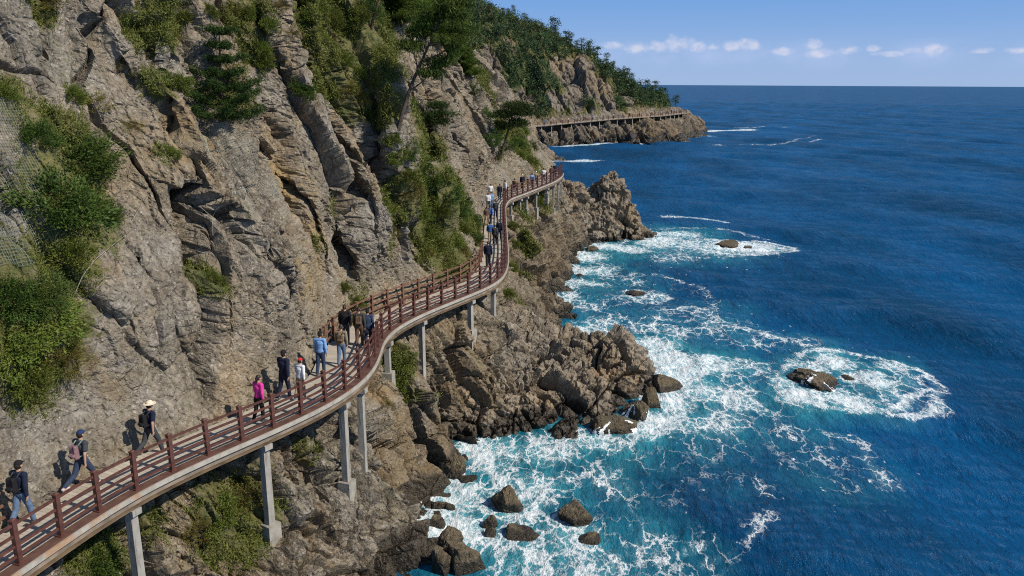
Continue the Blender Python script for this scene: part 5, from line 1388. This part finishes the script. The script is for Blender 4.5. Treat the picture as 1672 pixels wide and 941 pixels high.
def body_prims(J, fine=True):
    h = J.head; pr = [ell(h, (0.078, 0.097, 0.118)), capsule(h + (0, 0.03, -0.07), h + (0, 0.055, -0.085), 0.05, 0.035), capsule(J.neck - (0, 0, .03), h - (0, .012, .05), 0.058, 0.052)]
    if fine:
        pr += [capsule(h + (0, 0.09, 0.012), h + (0, 0.113, -0.022), 0.011, 0.016, 8), capsule(h + (-0.022, 0.083, -0.06), h + (0.022, 0.083, -0.06), 0.012, 0.012, 8),
               ell(h + (-0.082, -0.005, -0.008), (0.012, 0.026, 0.034), 8), ell(h + (0.082, -0.005, -0.008), (0.012, 0.026, 0.034), 8)]
    pr += [capsule(J.hip, J.waist, 0.118, 0.108, 14, 1.25, 0.85), capsule(J.waist, J.chest, 0.108, 0.128, 14, 1.22, 0.85), capsule(J.chest, J.neck - (0, 0, 0.07), 0.128, 0.075, 14, 1.3, 0.85), capsule(J.sl, J.sr, 0.062, 0.062)]
    for s_, e, w, sd in ((J.sl, J.el, J.wl, -1), (J.sr, J.er, J.wr, 1)):
        pr += [capsule(s_, e, 0.052, 0.040), capsule(e, w, 0.041, 0.027)]
        pr += hand(w, e, sd) if fine else [capsule(w, w + (w - e) * 0.5, 0.03, 0.02)]
    for h_, k, f in ((J.hl, J.kl, J.fl), (J.hr, J.kr, J.fr)):
        pr += [capsule(h_, k, 0.085, 0.056), capsule(k, k + (f - k) * 0.35 - (0, .012, 0), 0.056, 0.056), capsule(k + (f - k) * 0.35, f, 0.052, 0.036), capsule(f - (0, 0.03, 0.03), f + (0, 0.13, -0.045), 0.036, 0.026)]
    return pr
def shirt_prims(J, sleeve, loose=0.018, hem=0.06):
    g = loose
    pr = [capsule(J.hip + (0, 0, hem - 0.02), J.waist, 0.120 + g, 0.108 + g, 14, 1.25, 0.88), capsule(J.waist, J.chest, 0.108 + g, 0.128 + g, 14, 1.22, 0.86), capsule(J.chest, J.neck - (0, 0, 0.085), 0.128 + g, 0.075 + g * .5, 14, 1.3, 0.86), capsule(J.sl, J.sr, 0.062 + g * .8, 0.062 + g * .8)]
    for s_, e, w in ((J.sl, J.el, J.wl), (J.sr, J.er, J.wr)):
        if sleeve == 'long': pr += [capsule(s_, e, 0.054 + g, 0.045 + g), capsule(e, e + (w - e) * 0.88, 0.045 + g, 0.032 + g)]
        else: pr += [capsule(s_, s_ + (e - s_) * 0.62, 0.054 + g, 0.052 + g)]
    return pr
def trouser_prims(J, length=1.0, loose=0.016):
    g = loose; pr = [capsule(J.hip - (0, 0, 0.02), J.hip + (0, 0, 0.09), 0.122 + g * .6, 0.115 + g * .5, 14, 1.22, 0.88)]
    for h_, k, f in ((J.hl, J.kl, J.fl), (J.hr, J.kr, J.fr)):
        pr += [capsule(h_, k, 0.088 + g, 0.060 + g)]
        if length > 0.5: pr += [capsule(k, k + (f - k) * (0.9 * length), 0.060 + g, 0.046 + g)]
    return pr
def shoe_prims(f, toe): return [capsule(f + (0, -0.045, -0.035), f + (0, 0.06, -0.045), 0.044, 0.042, 10), capsule(f + (0, 0.06, -0.048), f + (0, 0.15, -0.055), 0.042, 0.034, 10, 1.05, 0.8)]
def hair_prims(h, long=0):
    pr = [ell(h + (0, -0.016, 0.022), (0.088, 0.10, 0.114))]
    if long: pr += [capsule(h + (0, -0.085, 0.0), h + (0, -0.11, -0.10 * long), 0.06, 0.035), capsule(h + (0, -0.11, -0.10 * long), h + (0, -0.10, -0.20 * long), 0.036, 0.018)]
    return pr
def hat(kind, h, mat, parent):
    m = MB()
    if kind == 'cap':
        o = fuse('cap', [ell(h + (0, -0.004, 0.045), (0.093, 0.108, 0.085)), capsule(h + (-0.03, 0.10, 0.045), h + (-0.025, 0.165, 0.030), 0.03, 0.02, 10, 1.0, 0.3), capsule(h + (0.03, 0.10, 0.045), h + (0.025, 0.165, 0.030), 0.03, 0.02, 10, 1.0, 0.3), capsule(h + (0, 0.10, 0.047), h + (0, 0.172, 0.032), 0.04, 0.02, 10, 1.0, 0.25)], 0.010, mat, parent, 2)
    elif kind == 'sunhat':
        o = fuse('sun_hat', [ell(h + (0, 0, 0.075), (0.092, 0.105, 0.075)), ell(h + (0, 0, 0.048), (0.185, 0.195, 0.016), 24)], 0.010, mat, parent, 2)
    else:
        o = fuse('beanie', [ell(h + (0, -0.006, 0.04), (0.094, 0.108, 0.10))], 0.012, mat, parent, 2)
    return o
def person(label, px, py, head, shirt, trousers, sleeve='long', hatk=None, hatm=None, stride=0.35, arm=0.3, H=1.72, hair=0, shoes=(0.05, 0.05, 0.055), legs=1.0, slump=0.05, loose=0.018, voxel=0.012, hem=0.06, zoff=0.0):
    z = 7.0
    for _ in range(10): q = atz(px, py, z); z = float(deck_z(q[1]))
    J = pose(stride, arm, slump)
    o = thing('person', label, 'person', (q[0], q[1], z + zoff), head); s = H / 1.72; o.scale = (s, s, s)
    b = fuse('body', body_prims(J, voxel < 0.02), min(voxel, 0.0095) if voxel < 0.02 else voxel, M_SKIN, o, 1)
    fuse('shirt', shirt_prims(J, sleeve, loose, hem), voxel, shirt, o); fuse('trousers', trouser_prims(J, legs), voxel, trousers, o)
    sm = cloth('shoe_fabric', shoes)
    for f in (J.fl, J.fr): fuse('shoe', shoe_prims(f, 1), voxel, sm, o, 2)
    if hair >= 0: fuse('hair', hair_prims(J.head, hair) if not hatk else hair_prims(J.head + (0, -0.006, -0.02), hair)[0:] , voxel, M_HAIR, o, 2)
    if hatk: hat(hatk, J.head, hatm, o)
    if voxel < 0.02:
        e = MB()
        for sx in (-1, 1):
            v, f, c = ell(J.head + (sx * 0.030, 0.088, 0.012), (0.012, 0.008, 0.008), 8); e.add(v, f)
        e.build('eyes', M_EYE, o, True)
    return o, J, q, z, head, s
def backpack(pr, label, mat, strap_mat, h=0.42, w=0.27, d=0.15):
    o, J, q, z, head, s = pr
    bk = thing('backpack', label, 'backpack', (q[0], q[1], z), head); bk.scale = (s, s, s)
    c = (J.chest + J.waist) / 2 + np.array((0, -0.135 - d / 2, 0.045))
    P = []
    for sx in (-1, 1):
        for sy in (-1, 1): P.append(capsule(c + (sx * (w / 2 - 0.05), sy * (d / 2 - 0.045), -h / 2 + 0.05), c + (sx * (w / 2 - 0.06), sy * (d / 2 - 0.05), h / 2 - 0.06), 0.052, 0.046))
    P += [ell(c, (w * 0.47, d * 0.5, h * 0.48)), capsule(c + (-w * 0.25, -d / 2, -h * 0.2), c + (w * 0.25, -d / 2, -h * 0.2), 0.05, 0.05, 10, 1, 1.4)]
    fuse('bag', P, 0.012, mat, bk)
    for sx in (-1, 1):
        m = MB(); m.tube([c + (sx * 0.09, d / 2 - 0.01, h * 0.40), J.sl * (0.5 - sx / 2) + J.sr * (0.5 + sx / 2) + np.array((-sx * 0.085, 0, 0.085)), J.chest + (sx * 0.105, 0.135, 0.02), J.waist + (sx * 0.135, 0.07, 0.03), c + (sx * 0.12, d / 2 - 0.02, -h * 0.35)], 0.018, 6)
        m.build('strap', strap_mat, bk, True)
    return bk
def heading(px, py):
    q = atz(px, py, 7.0)[:2]; i = int(np.argmin(np.hypot(*(DOUT - q).T))); t = _T[i]; return math.atan2(-t[0], t[1])
NAVY = cloth('navy_cloth', (0.012, 0.016, 0.035)); BLACK = cloth('black_cloth', (0.012, 0.012, 0.014)); JEAN = cloth('blue_denim', (0.10, 0.15, 0.24)); DJEAN = cloth('dark_denim', (0.030, 0.045, 0.085))
PINK = cloth('pink_cloth', (0.62, 0.045, 0.27)); WHITE = cloth('white_cloth', (0.66, 0.66, 0.68)); SKYB = cloth('light_blue_cloth', (0.17, 0.31, 0.56)); KHAKI = cloth('khaki_cloth', (0.21, 0.165, 0.11)); GREY = cloth('charcoal_cloth', (0.045, 0.048, 0.055))
BROWN = cloth('brown_cloth', (0.10, 0.062, 0.04)); CREAM = cloth('cream_straw', (0.66, 0.55, 0.42)); CAPB = cloth('blue_cap_cloth', (0.02, 0.035, 0.10)); RED = cloth('red_cloth', (0.45, 0.03, 0.03)); MAUVE = cloth('mauve_pack_cloth', (0.20, 0.12, 0.13)); TEAL = cloth('grey_teal_cloth', (0.20, 0.26, 0.25)); ROYAL = cloth('blue_cloth', (0.03, 0.09, 0.28)); TAN = cloth('tan_cloth', (0.30, 0.22, 0.15))
pr = person('person in a navy long sleeved top, blue jeans and black cap with a backpack', 42, 858, heading(60, 870), NAVY, JEAN, 'long', 'cap', BLACK, 0.28, 0.25, 1.76, 0)
backpack(pr, 'black backpack on the person in navy top and jeans', BLACK, GREY)
pr = person('person in a charcoal t-shirt and blue cap walking with bare forearms', 140, 797, heading(150, 800), GREY, DJEAN, 'short', 'cap', CAPB, 0.50, 0.35, 1.76, 0, (0.45, 0.36, 0.36))
backpack(pr, 'mauve and grey backpack on the person in charcoal t-shirt', MAUVE, TEAL)
pr = person('person in a cream sun hat, navy t-shirt and dark trousers', 250, 743, heading(250, 743), NAVY, GREY, 'short', 'sunhat', CREAM, 0.42, 0.3, 1.74, 0)
backpack(pr, 'black backpack on the person in the cream sun hat', BLACK, GREY)
person('person in a bright pink top with a ponytail', 425, 688, heading(425, 688), PINK, BLACK, 'long', None, None, 0.15, 0.15, 1.60, 0.9)
person('person in dark navy jacket and trousers beside the person in white', 466, 652, heading(466, 652), NAVY, NAVY, 'long', 'beanie', BLACK, 0.22, 0.25, 1.80, 0, loose=0.026)
person('person in a white shirt and red and white cap', 492, 651, heading(492, 651), WHITE, TAN, 'long', 'cap', RED, 0.2, 0.2, 1.50, 0, (0.5, 0.5, 0.5))
pr = person('person in a light blue shirt, dark jeans and dark cap', 525, 612, heading(525, 615), SKYB, DJEAN, 'long', 'cap', BLACK, 0.12, 0.1, 1.72, 0)
pr = person('person in a khaki jacket and blue jeans with a small brown pack', 559, 597, heading(570, 600), KHAKI, JEAN, 'long', None, None, 0.16, 0.15, 1.68, 0.3)
backpack(pr, 'small brown backpack on the person in the khaki jacket', BROWN, BROWN, 0.34, 0.25, 0.12)
person('person in a black jacket with dark hair near the rock side of the bend', 565, 562, heading(620, 575), BLACK, GREY, 'long', None, None, 0.2, 0.15, 1.72, 0.2, loose=0.028)
pr = person('person in a dark olive jacket and brown trousers at the bend', 588, 567, heading(620, 570), cloth('dark_olive_cloth', (0.045, 0.045, 0.04)), BROWN, 'long', None, None, 0.25, 0.2, 1.76, 0.1)
backpack(pr, 'brown and grey backpack on the person in the dark olive jacket', BROWN, GREY)
person('person in a dark blue vest partly behind the railing posts at the bend', 602, 566, heading(620, 570), DJEAN, NAVY, 'long', 'cap', BLACK, 0.2, 0.2, 1.66, 0)
# farther walkers
person('person in a navy coat walking alone at the corner where the straight stretch begins', 797, 437, 0.0, NAVY, BLACK, 'long', None, None, 0.2, 0.15, 1.6, 0.2, voxel=0.022, loose=0.03)
m = MB(); m.box((0, 0, 0.16), (0.34, 0.22, 0.32), taper=0.85); m.tube([(-0.1, 0, 0.3), (-0.06, 0, 0.44), (0.06, 0, 0.44), (0.1, 0, 0.3)], 0.012, 5)
far_people = [(800, 396, ROYAL, TAN, 'person in blue jacket and tan trousers on the straight stretch, before the pair'), (808, 401, GREY, BLACK, 'person in charcoal beside the blue jacketed walker on the straight stretch'), (815, 392, NAVY, NAVY, 'person in navy by the seaward railing on the straight stretch'),
              (800, 366, ROYAL, NAVY, 'person all in blue midway along the straight stretch'), (795, 368, BROWN, TAN, 'person in a brown top midway along the straight stretch'), (809, 356, GREY, NAVY, 'person in charcoal top near the far end of the straight stretch'),
              (802, 341, SKYB, JEAN, 'person in light blue near the far end of the straight stretch'), (797, 343, WHITE, GREY, 'person in white with grey trousers near the far end of the straight stretch'), (801, 326.5, WHITE, TAN, 'person in white with tan trousers where the walkway turns seaward'), (816, 327, NAVY, DJEAN, 'person in navy where the walkway turns seaward')]
for k, (px, py, sh, tr, lab) in enumerate(far_people):
    person(lab, px, py, RNG.normal() * 0.15, sh, tr, 'long', 'cap' if k % 3 == 0 else None, GREY if k % 2 else BLACK, 0.15 + 0.05 * (k % 3), 0.2, 1.42, 0.2, voxel=0.026, loose=0.028)
def tiny_mesh(shirt, trous, hatm, seed):
    J = pose(0.15 + 0.05 * (seed % 3), 0.15); V = []; F = []; MI = []; n = 0
    for prims, mi in ((body_prims(J, False), 0), (shirt_prims(J, 'long', 0.03), 1), (trouser_prims(J, 1, 0.02), 2), ([ell(J.head + (0, -0.01, 0.045), (0.10, 0.12, 0.10))], 3)):
        for v, f, caps in prims: V.append(v); F.append(f + n); MI.append(np.full(len(f), mi)); n += len(v)
    return mesh_np('person', np.concatenate(V), np.concatenate(F), [M_SKIN, shirt, trous, hatm], np.concatenate(MI), True)
tiny = [tiny_mesh(*q, k) for k, q in enumerate([(WHITE, NAVY, BLACK), (BROWN, JEAN, BLACK), (NAVY, BLACK, CREAM), (SKYB, GREY, BLACK), (KHAKI, DJEAN, WHITE)])]
labs = ['tiny walker in white with dark cap on the seaward bend of the walkway', 'tiny walker in brown with dark cap on the seaward bend of the walkway', 'tiny walker in navy with cream hat on the seaward bend of the walkway', 'tiny walker in light blue on the seaward bend of the walkway', 'tiny walker in khaki with white hat on the seaward bend of the walkway']
Lw = np.argmax(DOUT @ EV > 64)
for k in range(8):
    i = int(Lw + (len(DOUT) - 12 - Lw) * (k + 0.3 + 0.5 * RNG.random()) / 8); q = DOUT[i] + DNL[i] * RNG.uniform(0.5, 1.2)
    o = link('person', tiny[k % 5], None, (q[0], q[1], DZ[i])); o.rotation_euler[2] = RNG.uniform(-1, 1); s = RNG.uniform(0.76, 0.86); o.scale = (s, s, s)
    tag(o, labs[k % 5], 'person', ['walkers in white on the seaward bend', 'walkers in brown on the seaward bend', 'walkers in navy on the seaward bend', 'walkers in light blue on the seaward bend', 'walkers in khaki on the seaward bend'][k % 5])
labs2 = ['distant walker in white on the walkway below the headland', 'distant walker in brown on the walkway below the headland', 'distant walker in navy on the walkway below the headland', 'distant walker in light blue on the walkway below the headland', 'distant walker in khaki on the walkway below the headland']
for k in range(20):
    i = int(14 + (len(FC) - 18) * (k + RNG.random()) / 20); q = FC[i] + D2 * RNG.uniform(0.7, 1.7)
    o = link('person', tiny[k % 5], None, (q[0], q[1], FZ[i])); o.rotation_euler[2] = -1.2 + RNG.normal() * 0.4
    tag(o, labs2[k % 5], 'person', ['distant walkers in white', 'distant walkers in brown', 'distant walkers in navy', 'distant walkers in light blue', 'distant walkers in khaki'][k % 5])
print('people', round(time.time() - T0, 1))
# ---------------------------------------------------------------- sky and sun
SUN_EL = R(42); SUN_AZ = math.atan2(-0.40, 0.92)     # direction towards the sun, in plan
W = bpy.data.worlds.new('World'); SC.world = W; W.use_nodes = True
wt = W.node_tree; WN = wt.nodes; WL = wt.links
bg = WN['Background']
sky = WN.new('ShaderNodeTexSky'); sky.sky_type = 'NISHITA'; sky.sun_disc = False
sky.sun_elevation = SUN_EL; sky.sun_rotation = math.pi / 2 - SUN_AZ
sky.altitude = 20; sky.air_density = 1.0; sky.dust_density = 0.25; sky.ozone_density = 3.5
tc = WN.new('ShaderNodeTexCoord')
sep = WN.new('ShaderNodeSeparateXYZ'); WL.new(tc.outputs['Generated'], sep.inputs[0])
def wm(op, a, b=0.0, clamp=False):
    n = WN.new('ShaderNodeMath'); n.operation = op; n.use_clamp = clamp
    for k, v in enumerate((a, b)):
        if hasattr(v, 'is_output'): WL.new(v, n.inputs[k])
        else: n.inputs[k].default_value = v
    return n.outputs[0]
def wmr(v, a, b, c=0.0, d=1.0):
    n = WN.new('ShaderNodeMapRange'); n.interpolation_type = 'SMOOTHSTEP'
    for k, x in enumerate((v, a, b, c, d)):
        if hasattr(x, 'is_output'): WL.new(x, n.inputs[k])
        else: n.inputs[k].default_value = x
    return n.outputs[0]
def wmix(f, a, b, mode='MIX'):
    n = WN.new('ShaderNodeMix'); n.data_type = 'RGBA'; n.blend_type = mode
    for k, x in ((0, f), (6, a), (7, b)):
        if hasattr(x, 'is_output'): WL.new(x, n.inputs[k])
        else: n.inputs[k].default_value = x if k == 0 else (*x, 1)
    return n.outputs[2]
az = wm('ARCTAN2', sep.outputs[0], sep.outputs[1]); el = wm('ARCSINE', sep.outputs[2])
# the thin bank of fair-weather cumulus that lies along the sea horizon
cmb = WN.new('ShaderNodeCombineXYZ'); WL.new(az, cmb.inputs[0]); WL.new(wm('MULTIPLY', el, 1.25), cmb.inputs[1])
def wnoise(vec, sc, det, z):
    n = WN.new('ShaderNodeTexNoise'); n.noise_dimensions = '4D'; n.inputs['W'].default_value = z
    n.inputs['Scale'].default_value = sc; n.inputs['Detail'].default_value = det; n.inputs['Roughness'].default_value = 0.55
    WL.new(vec, n.inputs['Vector']); return n.outputs['Fac']
def puff(a0, e0, ra, re):
    dx = wm('DIVIDE', wm('SUBTRACT', az, a0), ra); dy = wm('DIVIDE', wm('SUBTRACT', el, e0), re)
    return wm('SUBTRACT', 1.0, wm('SQRT', wm('ADD', wm('MULTIPLY', dx, dx), wm('MULTIPLY', dy, dy))))
def pxdir(px, py):
    r = ray(px, py); return math.atan2(r[0], r[1]), math.atan2(r[2], math.hypot(r[0], r[1]))
field = None
for (px, py, rx, ry) in [(1106, 72, 30, 15), (1140, 78, 20, 9), (1075, 76, 20, 12), (1040, 77, 26, 12), (1000, 75, 24, 8), (1165, 78, 16, 7),
                         (1192, 76, 18, 9), (1226, 73, 20, 11), (1326, 74, 18, 11), (1340, 88, 34, 9), (1385, 82, 18, 8), (1428, 79, 12, 6),
                         (1490, 82, 24, 9), (1524, 82, 26, 11), (1280, 84, 22, 6), (1600, 84, 22, 6), (1665, 83, 22, 6), (1455, 88, 26, 5)]:
    a0, e0 = pxdir(px, py); f = puff(a0, e0, rx / FPX, ry / FPX)
    field = f if field is None else wm('MAXIMUM', field, f)
n1 = wnoise(cmb.outputs[0], 55, 5, 3.1)
cl = wm('ADD', field, wm('MULTIPLY', wm('SUBTRACT', n1, 0.5), 2.1))
cmask = wmr(cl, 0.0, 0.75)
soft = wm('MULTIPLY', wmr(wm('ABSOLUTE', wm('SUBTRACT', el, 0.034)), 0.0, 0.022, 1, 0), wmr(wnoise(cmb.outputs[0], 16, 4, 9.0), 0.35, 0.75))
hs = WN.new('ShaderNodeHueSaturation'); hs.inputs['Saturation'].default_value = 1.15; hs.inputs['Value'].default_value = 1.0
WL.new(sky.outputs[0], hs.inputs['Color'])
SKYCOL = wmix(wmr(el, 0.02, 0.5, 0.85, 0.3), hs.outputs[0], wmix(wmr(el, 0.0, 0.11), (5.0, 7.4, 12.0), (2.6, 5.6, 11.8)))
c2 = wmix(wm('MULTIPLY', soft, 0.7), SKYCOL, (6.6, 8.2, 12.4))
lit = wmr(wnoise(cmb.outputs[0], 90, 4, 1.0), 0.35, 0.65)
c3 = wmix(wm('MULTIPLY', cmask, 0.6), c2, wmix(lit, (7.6, 8.6, 12.0), (11.5, 11.3, 12.4)))
WL.new(c3, bg.inputs['Color']); bg.inputs['Strength'].default_value = 0.062
sl = bpy.data.lights.new('sun', 'SUN'); sl.energy = 4.9; sl.angle = R(0.53); sl.color = (1.0, 0.93, 0.80)
so = bpy.data.objects.new('sun', sl); COL.objects.link(so)
sdir = Vector((math.cos(SUN_EL) * math.cos(SUN_AZ), math.cos(SUN_EL) * math.sin(SUN_AZ), math.sin(SUN_EL)))
so.rotation_euler = sdir.to_track_quat('Z', 'Y').to_euler(); so.location = (60, -30, 60)
VS = SC.view_settings
VS.view_transform = 'Standard'; VS.look = 'None'; VS.exposure = 0.15; VS.gamma = 1.0; VS.use_curve_mapping = False
SC.cycles.use_denoising = False; SC.cycles.sample_clamp_direct = 3.0; SC.cycles.sample_clamp_indirect = 3.0; SC.cycles.filter_width = 1.1
SC.cycles.max_bounces = 6; SC.cycles.diffuse_bounces = 2; SC.cycles.glossy_bounces = 2
SC.cycles.transmission_bounces = 2; SC.cycles.caustics_reflective = False; SC.cycles.caustics_refractive = False
print('script seconds', round(time.time() - T0, 1))
